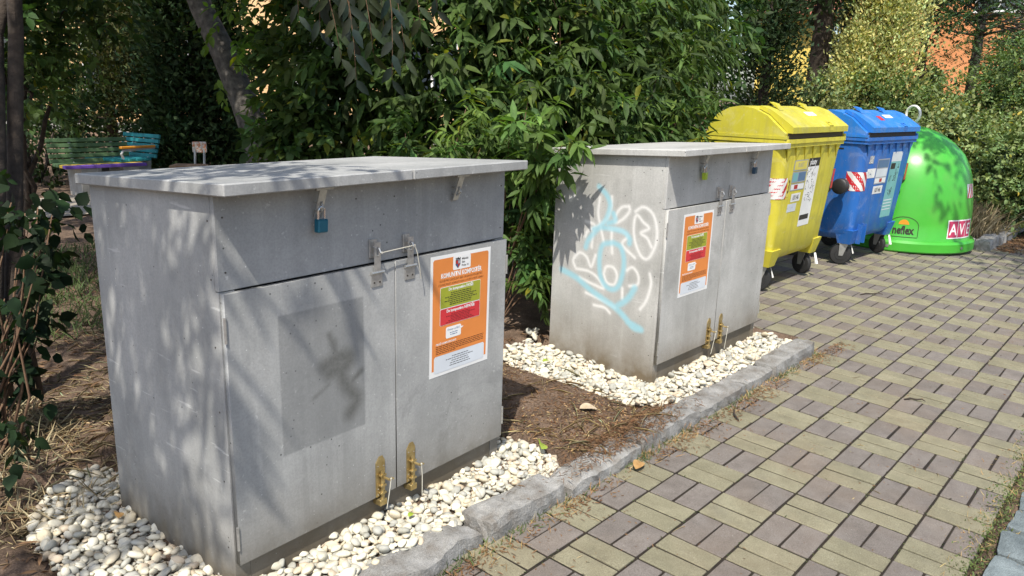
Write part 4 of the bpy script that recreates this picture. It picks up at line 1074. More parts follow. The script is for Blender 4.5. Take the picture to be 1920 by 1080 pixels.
# ------------------------------------------------------------------ benches among the trees
def plank(parent, x0, x1, y, z, dy, dz, mat, name='plank', rx=0.0):
    o = MB().box(x0, x1, -dy / 2, dy / 2, -dz / 2, dz / 2, .004).build(name, mat, parent); o.location = (0, y, z); o.rotation_euler = (rx, 0, 0); return o
def bench(loc, rz, L_, label, seat_mats, back_mats, arm=None):
    t = empty('park_bench', loc, rz, label, 'bench', 'painted park benches under the trees')
    for k, m_ in enumerate(seat_mats): plank(t, -L_ / 2, L_ / 2, .05 + .11 * k, .44, .095, .035, m_, 'seat_plank')
    for k, m_ in enumerate(back_mats): plank(t, -L_ / 2, L_ / 2, .50 + .018 * k, .47 + .060 * k, .03, .048, m_, 'back_plank', -.25)
    for x in (-L_ * .22, L_ * .30):
        MB().hull([(x + dx, y, z) for dx in (-.09, .09) for y, z in ((.03, 0), (.42, 0), (.02, .42), (.46, .42))]).build('concrete_foot', 'concrete', t)
        MB().tube([(x, .44, .38), (x, .53, .50), (x, .59, .72)], .016, 8).build('back_support', 'tube_grey', t)
    if arm:
        for x in (L_ / 2 - .02,):
            MB().tube([(x, .06, .44), (x, .03, .52), (x, .06, .56), (x, .50, .58)], .016, 8).build('arm_support', 'tube_grey', t)
            MB().box(x - .025, x + .025, .02, .50, .580, .61, .006).build('armrest', arm, t)
    return t
pb = ray(203, 318, 9.2)
def sz(x, y): return soil(x, y)
bench((pb[0], pb[1], sz(pb[0], pb[1]) - .08), -.02, .92, 'green slatted bench with a purple seat edge, left behind the nearest composter', ['plank_purple', 'plank_yellow', 'plank_green', 'plank_green'], ['plank_green'] * 5)
pb2 = ray(192, 300, 9.6)
bench((pb2[0], pb2[1], sz(pb2[0], pb2[1]) - .05), -1.35, .70, 'teal slatted bench with an orange armrest, at the end of the green bench', ['plank_teal'] * 4, ['plank_teal'] * 5, 'plank_orange')
pc = ray(348, 303, 9.3)
ch = empty('garden_chair', (pc[0], pc[1], sz(pc[0], pc[1])), -.75, 'small worn seat with a peeling orange backrest and brown wooden seat', 'chair')
for k in range(3): plank(ch, -.19, .19, .02 + .10 * k, .375, .09, .03, 'wood_bare', 'seat_plank')
o = MB().box(.0, .17, .30, .325, .52, .655, .01).build('backrest', 'peeling_orange', ch)
for x in (.03, .14): MB().tube([(x, .27, .0), (x, .27, .37), (x, .315, .58)], .014, 8).build('back_support', 'tube_grey', ch)
for x in (-.16, .16): MB().tube([(x, .02, 0), (x, .02, .36)], .014, 8).build('leg', 'tube_grey', ch)

# ------------------------------------------------------------------ buildings beyond the trees
def building(name, loc, rz, L_, H, D_, wall, label, rows, cols, w_, h_, z0, dz, base=None, roof=True):
    t = empty(name, loc, rz, label, 'building')
    MB().box(-L_ / 2, L_ / 2, 0, D_, -.3, H).build('wall', wall, t)
    if base: MB().box(-L_ / 2 - .03, L_ / 2 + .03, -.03, D_, -.3, base[1]).build('base_course', base[0], t)
    for r in range(rows):
        for c in range(cols):
            x = -L_ / 2 + L_ * (c + .5) / cols; z = z0 + r * dz
            f = MB()
            for q in ((x - w_ / 2, x + w_ / 2, z - .06, z), (x - w_ / 2, x + w_ / 2, z + h_, z + h_ + .06), (x - w_ / 2 - .06, x - w_ / 2, z - .06, z + h_ + .06), (x + w_ / 2, x + w_ / 2 + .06, z - .06, z + h_ + .06), (x - .03, x + .03, z, z + h_)):
                f.box(q[0], q[1], -.05, .02, q[2], q[3])
            f = f.build('window', 'plaster_white', t)
            MB().box(x - w_ / 2 + .001, x + w_ / 2 - .001, -.02, .01, z + .001, z + h_ - .001).build('pane', 'glass_dark', f)
            MB().box(x - w_ / 2 - .1, x + w_ / 2 + .1, -.12, -.001, z - .10, z - .062).build('sill', 'plaster_white', f)
    if roof: MB().prism([(-.5, H), (D_ + .5, H), (D_ / 2, H + 2.2)], 'x', -L_ / 2 - .4, L_ / 2 + .4).build('roof', 'roof_tile', t)
    return t
pA = ray(300, 170, 21); pB_ = ray(1850, 150, 24); pY = ray(1475, 160, 20)
building('apartment_house', (pA[0], pA[1], .0), -.98, 24, 7, 8, 'plaster_peach', 'peach and orange plastered house glimpsed between the trees at left', 2, 8, 1.2, 1.4, 1.2, 2.9, ('concrete', .30))
building('apartment_house', (pB_[0], pB_[1], -.1), -1.30, 8.5, 7.5, 8, 'plaster_orange', 'orange plastered house behind the trees at right', 1, 3, 1.2, 1.4, 4.4, 2.9, ('concrete', .5))
building('garden_house', (pY[0], pY[1], -.1), -1.15, 1.6, 3.6, 3, 'plaster_yellow', 'small yellow plastered building behind the dark tree trunk', 0, 1, .8, 1.0, 1.5, 2.9, ('plaster_white', .8))
# ------------------------------------------------------------------ vegetation
UPV = np.array([0, 0, 1.0])
def toward(c): return unit(CAM - np.asarray(c, float))
def plant(name, base, label, cat, group=None):
    return empty(name, base, 0, label, cat, group)
def woody(t, paths, mat, name='trunk', sides=9):
    o0 = np.array(t.location); b = MB()
    for path, rad in paths:
        b.tube([np.asarray(p) - o0 for p in path], rad, sides, True)
    return b.build(name, mat, t, smooth=True)
def fork_limbs(a, ends, r0, r1, n=6, wob=.10):
    return [(limb_path(a, e, n, wob), list(np.linspace(r0, r1, n))) for e in ends]

# the peach-leaved shrub that fills the middle, behind both composters
GREEN_A, GREEN_INNER_SHADE, GREEN_C = (.068, .115, .030), (.046, .082, .026), (.082, .125, .030)
def shrub_A():
    base = (1.7, 2.75, soil(1.7, 2.75))
    t = plant('shrub', base, 'large shrub with drooping narrow leaves filling the middle, behind the two composters', 'shrub')
    LV = Leaves(); wood = MB()
    blobs = [((1.50, 3.10, 1.70), (.75, .65, 1.05)), ((1.85, 2.70, 1.75), (.75, .65, 1.1)), ((2.45, 2.45, 1.65), (.70, .55, 1.15)), ((3.0, 2.45, 1.75), (.65, .6, 1.1)),
             ((1.45, 2.45, 1.35), (.55, .45, .75)), ((2.0, 2.15, 1.20), (.55, .45, .75)), ((1.35, 2.25, 1.0), (.42, .38, .40)), ((1.75, 2.25, .85), (.45, .4, .35)), ((2.6, 2.0, 1.25), (.55, .35, .6))]
    for c, r in blobs:
        n = int(230 * (r[0] * r[2] + .3))
        P, Nn = blob_points(c, r, n, .55, toward(c) + np.array([0, 0, .25]), -.2)
        d = Nn * .9 + UPV * .15 + rng.normal(0, .35, P.shape)
        twig_leaves(LV, P, d, 11, .26, .118, .040, T_LANC, GREEN_A, .95)
        P, Nn = blob_points(c, np.asarray(r) * .8, int(n * 1.3), .2)
        LV.add(P, rdir(len(P)) + UPV * -.4, rdir(len(P)), rng.uniform(.09, .15, len(P)), .04, T_RHOMB, tints(len(P), GREEN_INNER_SHADE, .2))  # inner leaves, shade inside the crown put into a darker tint
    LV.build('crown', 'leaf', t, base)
    ends = [np.array(c) + np.array([0, 0, r[2] * .6]) for c, r in blobs[:6]]
    woody(t, fork_limbs(base, ends, .028, .008, 7, .12) , 'bark_dark', 'stem', 7)
    wb = MB()
    tw = []
    for c, r in blobs[:7]:
        for _ in range(9):
            a = np.array(c) + rng.normal(0, .18, 3) * np.array(r); e = a + rdir(1)[0] * np.array(r) * .9
            tw.append((limb_path(a, e, 4, .12), [.007, .005, .004, .002]))
    woody(t, tw, 'twig', 'branch', 5)
    return t
shrub_A()
def sprigs(name, label, base, tips, leaf, mat='leaf', L=.11, Wd=.030, per=14, tl=.20, droop=.9, extra=3, stem=.006, tmpl=T_LANC):
    """a young bush with sun and shade put into its leaf tints: a few arching stems, each carrying leafy side shoots along its outer half"""
    t = plant('young_shrub', base, label, 'shrub', 'young leafy shoots in front of the big shrub')
    LV = Leaves(); paths = []
    for tip, col in tips:
        tip = np.asarray(tip); mid = (np.asarray(base) + tip) / 2 + np.array([0, 0, .18]) + rng.normal(0, .03, 3)
        path = [np.asarray(base) * (1 - k) ** 2 + 2 * mid * k * (1 - k) + tip * k * k for k in np.linspace(0, 1, 8)]
        paths.append((path, list(np.linspace(stem, .002, 8))))
        for k in range(5, 8):
            P = np.repeat(path[k][None], extra if k < 7 else 2, 0) + rng.normal(0, .015, (extra if k < 7 else 2, 3))
            d = unit(path[k] - path[k - 1])[None] * .6 + rng.normal(0, .5, P.shape) + UPV * .1
            twig_leaves(LV, P, d, per, tl, L, Wd, tmpl, col, droop)
    LV.build('crown', mat, t, base); woody(t, paths, 'twig', 'stem', 6)
    return t
LIT, MID, DEEP = (.125, .20, .045), (.085, .145, .035), (.05, .095, .03)  # sunlit, half-lit and shaded leaf tints, the light put into the colour
b0 = (1.15, 2.2, soil(1.15, 2.2))
sprigs('a', 'light green upright shoots just above the nearest composter lid', (.75, 2.1, soil(.75, 2.1)), [(ray(875, 200, 4.0), LIT), (ray(850, 255, 3.9), LIT), (ray(905, 270, 3.95), MID), (ray(760, 250, 4.1), MID)], None, L=.085, Wd=.026, tl=.16)
sprigs('b', 'leafy branch drooping over the back corner of the graffitied composter', (1.25, 1.95, soil(1.25, 1.95)), [(ray(1056, 270, 3.8), MID), (ray(1045, 290, 3.8), MID), (ray(1010, 265, 3.8), MID), (ray(1035, 215, 4.1), LIT), (ray(990, 190, 4.2), MID), (ray(955, 250, 4.0), LIT)], None, L=.105, Wd=.034, tl=.14, extra=2)
sprigs('c', 'low leafy shoots in the gap between the two composters', (1.05, 1.75, soil(1.05, 1.75)), [(ray(1000, 400, 4.35), LIT), (ray(985, 460, 4.3), MID), (ray(1020, 470, 4.4), LIT), (ray(1000, 530, 4.3), MID), (ray(975, 360, 4.4), DEEP), (ray(1022, 350, 4.4), MID), (ray(1030, 540, 4.45), MID)], None, L=.085, Wd=.028, tl=.14, extra=4)
sprigs('d', 'long leaved shoots hanging above the graffitied composter lid', (2.6, 1.95, soil(2.6, 1.95)), [(ray(1200, 215, 4.9), MID), (ray(1270, 225, 5.1), MID), (ray(1150, 235, 4.8), MID), (ray(1330, 210, 5.5), MID), (ray(1230, 150, 5.0), DEEP), (ray(1300, 140, 5.3), MID)], None, L=.12, Wd=.024, tl=.22)

# broader-leaved bush on the left of the middle and the willow-like one on the right
def shrub(name, base, label, blobs, tmpl, L, Wd, col, per=11, tl=.24, dens=200, mat='leaf', droop=.6, inner=GREEN_INNER_SHADE, facing=True, stems=5, stem_r=.03, bark='bark_dark', group=None, cat='shrub', bare=0):
    base = (base[0], base[1], soil(base[0], base[1]))
    t = plant(name, base, label, cat, group)
    LV = Leaves()
    for c, r in blobs:
        r = np.asarray(r); n = int(dens * (r[0] * r[2] + .15))
        f = toward(c) + np.array([0, 0, .3]) if facing else None
        P, Nn = blob_points(c, r, n, .6, f, -.25)
        d = Nn * .8 + UPV * .2 + rng.normal(0, .4, P.shape)
        twig_leaves(LV, P, d, per, tl, L, Wd, tmpl, col, droop)
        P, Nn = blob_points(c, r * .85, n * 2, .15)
        LV.add(P, rdir(len(P)), rdir(len(P)), rng.uniform(L * .7, L * 1.2, len(P)), Wd * 1.3, T_RHOMB, tints(len(P), inner, .2))  # inner fill leaves coloured darker to stand for crown shade
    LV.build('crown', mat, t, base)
    ends = [np.array(c) + rng.normal(0, .2, 3) * np.array(r) for c, r in (blobs * stems)[:stems]]
    woody(t, fork_limbs(base, ends, stem_r, stem_r * .3, 7, .1), bark, 'stem', 7)
    return t
shrub('shrub', (.9, 3.6), 'broad-leaved green shrub in front of the leaning trunk', [(ray(590, 215, 5.2), (.33, .35, .45)), (ray(610, 120, 5.4), (.36, .4, .55)), (ray(660, 240, 5.0), (.42, .4, .4)), (ray(530, 262, 5.1), (.20, .25, .16)), (ray(600, 20, 5.6), (.4, .4, .5))],
      T_OVAL, .085, .046, (.072, .125, .034), 10, .20, 260)
shrub('shrub', (3.9, 2.7), 'willow-leaved shrub behind the graffitied composter and the yellow container', [((3.45, 2.55, 1.7), (.6, .55, 1.1)), ((4.05, 2.65, 1.9), (.65, .55, 1.0)), ((4.6, 2.85, 1.6), (.55, .5, .9)), ((3.3, 2.2, 1.25), (.5, .35, .55)), ((3.75, 2.35, 1.15), (.45, .3, .5))],
      T_LANC, .12, .030, (.070, .115, .034), 11, .27, 260, droop=1.1)
shrub('shrub', (5.6, 3.3), 'dark leafy shrub behind the yellow container lid', [((5.2, 3.1, 1.9), (.7, .6, 1.2)), ((5.9, 3.2, 2.2), (.6, .6, 1.0))], T_OVAL, .10, .055, (.045, .085, .025), 9, .26, 220)

# overhead tree at left: two trunks, crown above the frame that dapples the nearest composter, tips hanging into view
def tree_left():
    base = np.array([-1.12, 2.42, soil(-1.12, 2.42)])
    t = plant('tree', base, 'dark twin-trunked tree at the left edge with a crown spreading overhead', 'tree')
    A = [base + (0, 0, -.1), ray(26, 560, 3.22), ray(28, 300, 3.25), ray(30, 60, 3.3), np.array([-1.0, 2.3, 2.6]), np.array([-.9, 2.2, 3.4])]
    base2 = base + np.array([-.12, -.02, -.1])
    B = [base2, ray(-10, 560, 3.15), ray(-2, 300, 3.15), ray(-6, 60, 3.3), np.array([-.7, 2.5, 2.6]), np.array([-.2, 2.6, 3.3])]
    paths = [(A, [.045, .036, .031, .029, .027, .025]), (B, [.04, .032, .028, .026, .025, .024])]
    blobs = [((-.35, 2.75, 3.7), (1.5, 1.15, .9)), ((1.1, 2.9, 3.6), (1.3, 1.1, .8)), ((2.2, 3.3, 3.7), (1.0, 1.0, .8)), ((-.9, 3.8, 3.7), (1.6, 1.2, 1.0)), ((.9, 4.6, 3.9), (1.7, 1.2, 1.0))]
    for c, r in blobs:
        for s_ in (A[-2], B[-2]):
            paths.append((limb_path(s_, c, 6, .12), list(np.linspace(.024, .008, 6))))
    woody(t, paths, 'bark_dark', 'trunk')
    LV = Leaves()
    for c, r in blobs:
        P, Nn = blob_points(c, r, int(250 * r[0] * r[1]), .2)
        twig_leaves(LV, P, Nn * .7 + rng.normal(0, .5, P.shape), 13, .34, .13, .045, T_LANC, GREEN_A, .8)
    # looser branch reaching out over the nearest composter
    for c, r, n in (((-2.25, .50, 3.15), (.62, .46, .38), 75), ((-2.78, .12, 3.3), (.36, .34, .35), 60), ((-1.75, 1.15, 3.4), (.5, .5, .35), 60), ((-2.05, 1.9, 3.4), (.7, .6, .4), 90)):
        P, Nn = blob_points(c, r, n, .1)
        twig_leaves(LV, P, Nn * .5 + UPV * -.25 + rng.normal(0, .4, P.shape), 11, .30, .15, .036, T_LANC, GREEN_A, 1.0)
    LV.build('crown', 'leaf', t, base)
    br = [(limb_path(A[-2], (-2.1, 1.4, 3.5), 6, .08), list(np.linspace(.028, .012, 6))), (limb_path((-2.1, 1.4, 3.5), (-2.3, .45, 3.3), 5, .08), [.012, .010, .008, .006, .003]),
          (limb_path((-2.0, 1.5, 3.5), (-2.9, 1.0, 3.4), 5, .08), [.012, .010, .008, .006, .003])]
    woody(t, br, 'bark_dark', 'branch', 7)
    # long compound leaves hanging into the top of the view
    H = Leaves(); hp = []
    for k, (px, py, d_) in enumerate([(600, 60, 3.5), (640, 110, 3.4), (668, 150, 3.4), (700, 100, 3.5), (735, 150, 3.45), (760, 110, 3.5), (620, 20, 3.6), (790, 60, 3.6), (560, 30, 3.7), (690, 40, 3.5), (820, 20, 3.7), (720, 60, 3.6), (655, 75, 3.5)]):
        tip = ray(px, py, d_); top = tip + np.array([-.16 + rng.normal(0, .04), .1 + rng.normal(0, .04), .55])
        path = [top * (1 - q) + tip * q + np.array([.06, 0, .12]) * math.sin(q * 3.14) for q in np.linspace(0, 1, 7)]
        hp.append((path, list(np.linspace(.004, .0012, 7))))
        m = 15; q = np.linspace(.15, 1, m); P = np.stack([np.interp(q, np.linspace(0, 1, 7), [p_[a] for p_ in path]) for a in range(3)], -1)
        side = np.where(np.arange(m) % 2, 1.0, -1.0)[:, None]
        sd_ = unit(np.cross(tip - top, toward(tip)))[None] * side
        D = sd_ * .55 + UPV * -.9 + rng.normal(0, .15, (m, 3))
        col = [(.030, .042, .030), (.042, .060, .026)][k % 2]
        H.add(P, D, toward(tip)[None] + rng.normal(0, .35, (m, 3)), rng.uniform(.085, .12, m), rng.uniform(.032, .044, m), T_LANC, tints(m, col, .18))
    H.build('hanging_leaves', 'leaf_gloss', t, base); woody(t, hp, 'twig', 'leaf_stalk', 4)
tree_left()

# broad-leaved climber at the lower left edge, shade put into its dark tint
def climber():
    base = (-1.42, 1.98, soil(-1.42, 1.98))
    t = plant('climbing_shrub', base, 'dark heart-leaved shrub at the lower left edge', 'shrub')
    LV = Leaves(); paths = []
    pts = [(20, 430), (70, 420), (95, 470), (40, 500), (15, 560), (60, 560), (85, 620), (30, 640), (70, 690), (15, 720), (45, 760), (20, 820), (95, 540), (60, 400), (110, 440), (10, 480), (120, 400), (90, 370), (30, 380), (5, 650), (55, 610), (100, 600), (75, 500), (35, 700), (10, 790)]
    for px, py in pts:
        tip = ray(px * .85 - 4, py, rng.uniform(2.55, 3.0)); a = np.array(base) + rng.normal(0, .05, 3) * (1, 1, 0)
        path = limb_path(a, tip, 5, .05); paths.append((path, [.006, .005, .004, .003, .002]))
        P = np.repeat(path[-1][None], 3, 0) + rng.normal(0, .03, (3, 3))
        twig_leaves(LV, P, rng.normal(0, .6, (3, 3)) + toward(tip) * .3, 6, .12, .058, .044, T_OVAL, (.013, .030, .010), .9)
    LV.build('crown', 'leaf_matt', t, base); woody(t, paths, 'twig', 'stem', 5)
climber()

# the leaning grey trunk in the middle distance with a crown above the frame
def tree_lean():
    base = ray(505, 300, 6.6); base = np.array([base[0], base[1], soil(base[0], base[1])])
    t = plant('tree', base, 'leaning grey trunk rising left of the middle shrub', 'tree')
    A = [base + (0, 0, -.1), ray(488, 270, 6.6), ray(458, 190, 6.6), ray(420, 100, 6.6), ray(378, 15, 6.65), ray(330, -110, 6.8), ray(300, -260, 7.0)]
    paths = [(A, [.16, .13, .115, .105, .095, .085, .07])]
    blobs = [((-.3, 6.2, 4.4), (1.9, 1.5, 1.1)), ((1.6, 6.4, 4.8), (1.9, 1.5, 1.2)), ((.5, 8.0, 5.2), (2.2, 1.8, 1.4)), ((3.4, 6.6, 4.9), (1.6, 1.5, 1.2))]
    for c, r in blobs: paths.append((limb_path(A[-1], c, 6, .1), list(np.linspace(.05, .015, 6))))
    woody(t, paths, 'bark_grey', 'trunk', 12)
    LV = Leaves()
    for c, r in blobs:
        P, Nn = blob_points(c, r, int(150 * r[0] * r[1]), .15)
        twig_leaves(LV, P, Nn * .7 + rng.normal(0, .5, P.shape), 9, .4, .15, .06, T_OVAL, GREEN_A, .6)
    # leafy twigs beside the trunk, tinted brighter to look sunlit
    for px, py, d_, n in ((455, 25, 6.0, 7), (490, 100, 5.8, 6), (475, 60, 5.9, 5), (520, 40, 5.8, 9), (530, 150, 5.4, 7), (405, 150, 6.2, 1), (505, 205, 5.4, 3), (440, 5, 6.1, 5)):
        c = ray(px, py, d_); P = c + rng.normal(0, .13, (n, 3))
        twig_leaves(LV, P, rng.normal(0, .6, P.shape), 8, .22, .10, .052, T_OVAL, (.11, .19, .035), .6)
    LV.build('crown', 'leaf', t, base)
tree_lean()

def tree_across():
    base = np.array([4.2, -4.0, float(gz(4.2, -2.5))])
    t = plant('tree', base, 'leafy tree across the path whose shade dapples the green dome', 'tree')
    A = [base, base + (.05, .2, 1.6), base + (.2, .8, 3.0), np.array([4.7, -1.8, 4.4])]
    blobs = [((4.85, -.15, 4.75), (.55, .40, .45)), ((4.9, -1.6, 5.2), (1.4, 1.0, .9)), ((3.6, -3.2, 5.2), (1.7, 1.3, 1.0))]
    paths = [(A, [.14, .12, .10, .07])] + [(limb_path(A[3], c, 5, .08), [.05, .04, .03, .02, .01]) for c, r in blobs]
    woody(t, paths, 'bark_grey', 'trunk', 10)
    LV = Leaves()
    for (c, r), n in zip(blobs, (30, 200, 300)):
        P, Nn = blob_points(c, r, n, .15)
        twig_leaves(LV, P, Nn * .6 + rng.normal(0, .5, P.shape), 9, .35, .11, .055, T_OVAL, GREEN_A, .5)
    LV.build('crown', 'leaf', t, base)
tree_across()

def conifer(base, h, r, label, col, n, size, mat='needle', trunk=.10, z0=.1, group=None, flat=.5, up=.5, lumps=40, shape=.8, bark='bark_dark', kind='conifer'):
    base = np.array([base[0], base[1], soil(base[0], base[1])])
    t = plant(kind, base, label, 'tree', group)
    woody(t, [([base + (0, 0, -.2), base + (0, 0, h * .5), base + (0, 0, h * .97)], [trunk, trunk * .6, trunk * .1])], bark)
    LV = Leaves(); lim = []
    for k in range(lumps):
        z = z0 + (h - z0) * rng.uniform(0, 1) ** 1.15; k_ = (z - z0) / (h - z0)
        rr_ = r * (1 - k_) ** shape * rng.uniform(.62, 1.12) + .05; a = rng.uniform(0, 6.28)
        c = base + np.array([math.cos(a) * rr_ * .72, math.sin(a) * rr_ * .72, z])
        m = int(n / lumps); q = rng.normal(0, 1, (m, 3)) * np.array([rr_ * .30, rr_ * .30, rr_ * .26 + .08])
        P = c + q; out = unit(np.array([math.cos(a), math.sin(a), 0]))
        D = out * .7 + UPV * up + rng.normal(0, .55, (m, 3))
        LV.add(P, D, rdir(m), size * rng.uniform(.6, 1.4, m), size * flat * rng.uniform(.6, 1.3, m), T_RHOMB, tints(m, np.asarray(col) * rng.uniform(.75, 1.25), .22))
        lim.append((limb_path(base + np.array([0, 0, z * .92]), c, 4, .06), [trunk * .22, trunk * .16, trunk * .1, .004]))
    LV.build('crown', mat, t, base); woody(t, lim, bark, 'branch', 5)
    return t
DG = (.034, .062, .022)
def rp(px, d): q = ray(px, 300, d); return (q[0], q[1])
conifer(rp(378, 11.4), 5.0, .85, 'dense dark conifer just left of the leaning trunk', DG, 34000, .10, group='dark conifers behind the benches', lumps=170, z0=.1, shape=.5)
conifer(rp(285, 12.2), 5.2, .95, 'brown-flecked dark conifer behind the teal bench', (.070, .082, .028), 15000, .09, group='dark conifers behind the benches', lumps=80, z0=.7, shape=.5)
conifer(rp(215, 12.8), 5.5, .9, 'loose dark conifer behind the green bench', (.070, .115, .038), 12500, .09, group='dark conifers behind the benches', lumps=70, z0=.7, shape=.5)
conifer(rp(135, 13.2), 5.0, .85, 'dark conifer at the left, beyond the left end of the green bench', DG, 7500, .09, group='dark conifers behind the benches', lumps=60, z0=.5, shape=.5)
shrub('shrub', rp(35, 7.5)[:2], 'mid green leafy sapling between the left trunks and the conifers', [((*rp(95, 7.2), 2.1), (.6, .6, .65)), ((*rp(150, 7.6), 2.15), (.55, .6, .6)), ((*rp(35, 7.0), 1.6), (.35, .5, .6)), ((*rp(70, 7.4), 1.45), (.3, .4, .4))], T_OVAL, .10, .055, (.060, .105, .028), 8, .25, 150)
shrub('shrub', rp(70, 10.2)[:2], 'low dark shrub at the left beyond the grass', [((*rp(40, 10), .8), (.9, .7, .9)), ((*rp(100, 11), .9), (.8, .7, .8))], T_OVAL, .09, .05, (.03, .055, .018), 8, .25, 150)

# right-hand background
conifer(rp(1512, 12.9), 6.5, 1.0, 'dark trunk with bare lower limbs behind the containers', (.030, .052, .020), 9000, .12, trunk=.21, z0=2.9, lumps=60, shape=.35, group=None)
def yellow_thuja():
    p_ = rp(1630, 12.6)
    conifer(p_, 4.3, .80, 'yellow-green feathery conifer behind the blue container', (.50, .50, .20), 36000, .062, lumps=170, z0=.2, shape=.42, up=.8)
    p2 = rp(1578, 12.4)
    conifer(p2, 2.5, .50, 'smaller yellow-green conifer behind the yellow container', (.46, .46, .18), 13000, .058, lumps=80, z0=.2, shape=.5, up=.8)
yellow_thuja()
conifer(rp(1552, 16.5), 5.5, .75, 'dark conifer seen between the dark trunk and the yellow-green conifer', (.04, .07, .03), 12000, .085, lumps=90, z0=.2, shape=.4)
conifer(rp(1418, 11.2), 4.6, .55, 'narrow dark conifer left of the yellow building', (.034, .058, .022), 16000, .075, lumps=120, z0=.2, shape=.35)
conifer(rp(1700, 14.5), 6.5, 1.3, 'tall dark blue-green conifer right of the yellow-green one', (.040, .070, .042), 14000, .085, lumps=80, z0=2.9, shape=.4)
conifer(rp(1797, 14.5), 6.0, 1.7, 'pine with a slender grey trunk in front of the orange house', (.06, .095, .055), 9000, .09, trunk=.12, z0=2.9, lumps=60, shape=.35, bark='bark_grey', kind='pine_tree')
conifer(rp(1715, 18.5), 2.2, .6, 'low hazy green conifer in front of the orange house', (.07, .105, .045), 6000, .08, lumps=60, z0=.2, shape=.5)
conifer(rp(1905, 16.5), 4.2, 1.0, 'dark green conifer at the right edge in front of the orange house', (.055, .09, .042), 12000, .08, lumps=60, z0=.2, shape=.5)
def locust():
    p_ = rp(1990, 12.9); base = np.array([p_[0], p_[1], soil(*p_)])
    t = plant('tree', base, 'feathery blue-green tree leaning in at the top right corner', 'tree')
    A = [base + (0, 0, -.1), base + (0, .05, 1.5), base + (.1, .2, 2.6), base + (.2, .6, 3.4)]
    LV = Leaves(); paths = [(A, [.10, .085, .07, .05])]
    for px, py, d_ in ((1810, 20, 12.6), (1850, 70, 12.4), (1890, 30, 12.2), (1830, 110, 12.7), (1905, 90, 12.2), (1780, 50, 12.9), (1870, 0, 12.4), (1915, 140, 12.2), (1800, 80, 12.8), (1760, 10, 13.0), (1850, -40, 12.5), (1780, -60, 12.8), (1900, -50, 12.2)):
        c = ray(px, py, d_); paths.append((limb_path(A[2], c, 6, .08), list(np.linspace(.02, .004, 6))))
        for _ in range(20):
            q0 = c + rng.normal(0, .23, 3); dd = unit(np.array([*rng.normal(0, 1, 2), -.25])); m = 20
            q = np.arange(m) // 2 / (m / 2) * .28; side = np.where(np.arange(m) % 2, 1.0, -1.0)[:, None]
            S_ = unit(np.cross(dd, UPV))[None] * side
            LV.add(q0 + dd * q[:, None] - UPV * (q[:, None] ** 2) * .8, S_ + dd * .3 + UPV * -.15, UPV[None] + rng.normal(0, .2, (m, 3)), .066, .028, T_RHOMB, tints(m, (.085, .150, .070), .15))
    LV.build('crown', 'leaf_matt', t, base); woody(t, paths, 'bark_dark', 'trunk', 8)
locust()
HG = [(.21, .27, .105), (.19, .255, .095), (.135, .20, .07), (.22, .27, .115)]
hedge_spots = [(1745, 262, 11.4, .6, .6, 'pale green shrub behind the lifting ring of the green container'), (1835, 250, 11.2, .7, .75, 'green shrub above the green dome, second from the left in the hedge'),
               (1910, 215, 11.0, .75, 1.0, 'tall green shrub at the right edge of the hedge'), (1800, 300, 10.2, .6, .6, 'low shrub right beside the green dome'),
               (1865, 320, 9.9, .6, .65, 'dense dark low shrub behind the dry grass'), (1925, 340, 9.5, .55, .65, 'low dark green shrub cut by the right edge of the picture'), (1650, 215, 12.2, .6, .55, 'low shrub behind the blue container'), (1480, 215, 11.6, .7, .5, 'low shrub behind the yellow container')]
for k, (px, py, d_, rx, rz_, lab) in enumerate(hedge_spots):
    c = ray(px, py, d_)
    g_ = float(soil(c[0], c[1]))
    blobs = [((c[0], c[1], c[2]), (rx, rx * .8, rz_))]
    zc = c[2] - rz_ * .7
    while zc > g_ + .2:
        blobs.append(((c[0] + rng.normal(0, .1), c[1] + rng.normal(0, .1), zc), (rx * 1.0, rx * .8, rz_ * .7))); zc -= rz_ * .7
    for _ in range(3): blobs.append(((c[0] + rng.normal(0, rx * .6), c[1] + rng.normal(0, rx * .6), c[2] + rng.uniform(-.3, .55) * rz_), (rx * .55, rx * .5, rz_ * .6)))
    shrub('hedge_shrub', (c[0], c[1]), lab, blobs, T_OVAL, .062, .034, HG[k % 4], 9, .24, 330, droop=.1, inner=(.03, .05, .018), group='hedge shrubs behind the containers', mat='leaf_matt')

# ------------------------------------------------------------------ ground cover and litter
def blades(name, mat, pts, h, wd, col, lean=.5, kind='stuff', label=None, parent=None):
    n = len(pts); P = np.asarray(pts, float)
    D = UPV[None] + rng.normal(0, lean, (n, 3)) * np.array([1, 1, .2])
    LV = Leaves(); hh = h * rng.uniform(.5, 1.3, n)
    LV.add(P, D, rng.normal(0, 1, (n, 3)), hh, np.maximum(wd * rng.uniform(.7, 1.3, n), .0008), T_LANC, tints(n, col, .2))
    return tag(LV.build(name, mat), label, 'grass' if label else None, kind=kind)
def scatter(n, x0, x1, y0, y1, keep=None):
    out = []
    while len(out) < n:
        x, y = rng.uniform(x0, x1), rng.uniform(y0, y1)
        if keep is None or keep(x, y): out.append((x, y, soil(x, y) - .002))
    return out
def strips(name, mat, pts, L_, wd, col, label=None, cat=None, flat=.12, lift=.004):
    n = len(pts); P = np.asarray(pts, float) + np.array([0, 0, lift])
    a = rng.uniform(0, 6.28, n); D = np.stack([np.cos(a), np.sin(a), rng.normal(0, flat, n)], -1)
    LV = Leaves(); LV.add(P, D, UPV[None] + rng.normal(0, .3, (n, 3)), L_ * rng.uniform(.4, 1.4, n), wd * rng.uniform(.6, 1.5, n), T_LANC, tints(n, col, .3, .15))
    return tag(LV.build(name, mat), label, cat, kind='stuff')
cl = lambda s_: (lambda x, y: mnoise.noise(Vector((x * s_, y * s_, 1))) > rng.uniform(-.5, .35))
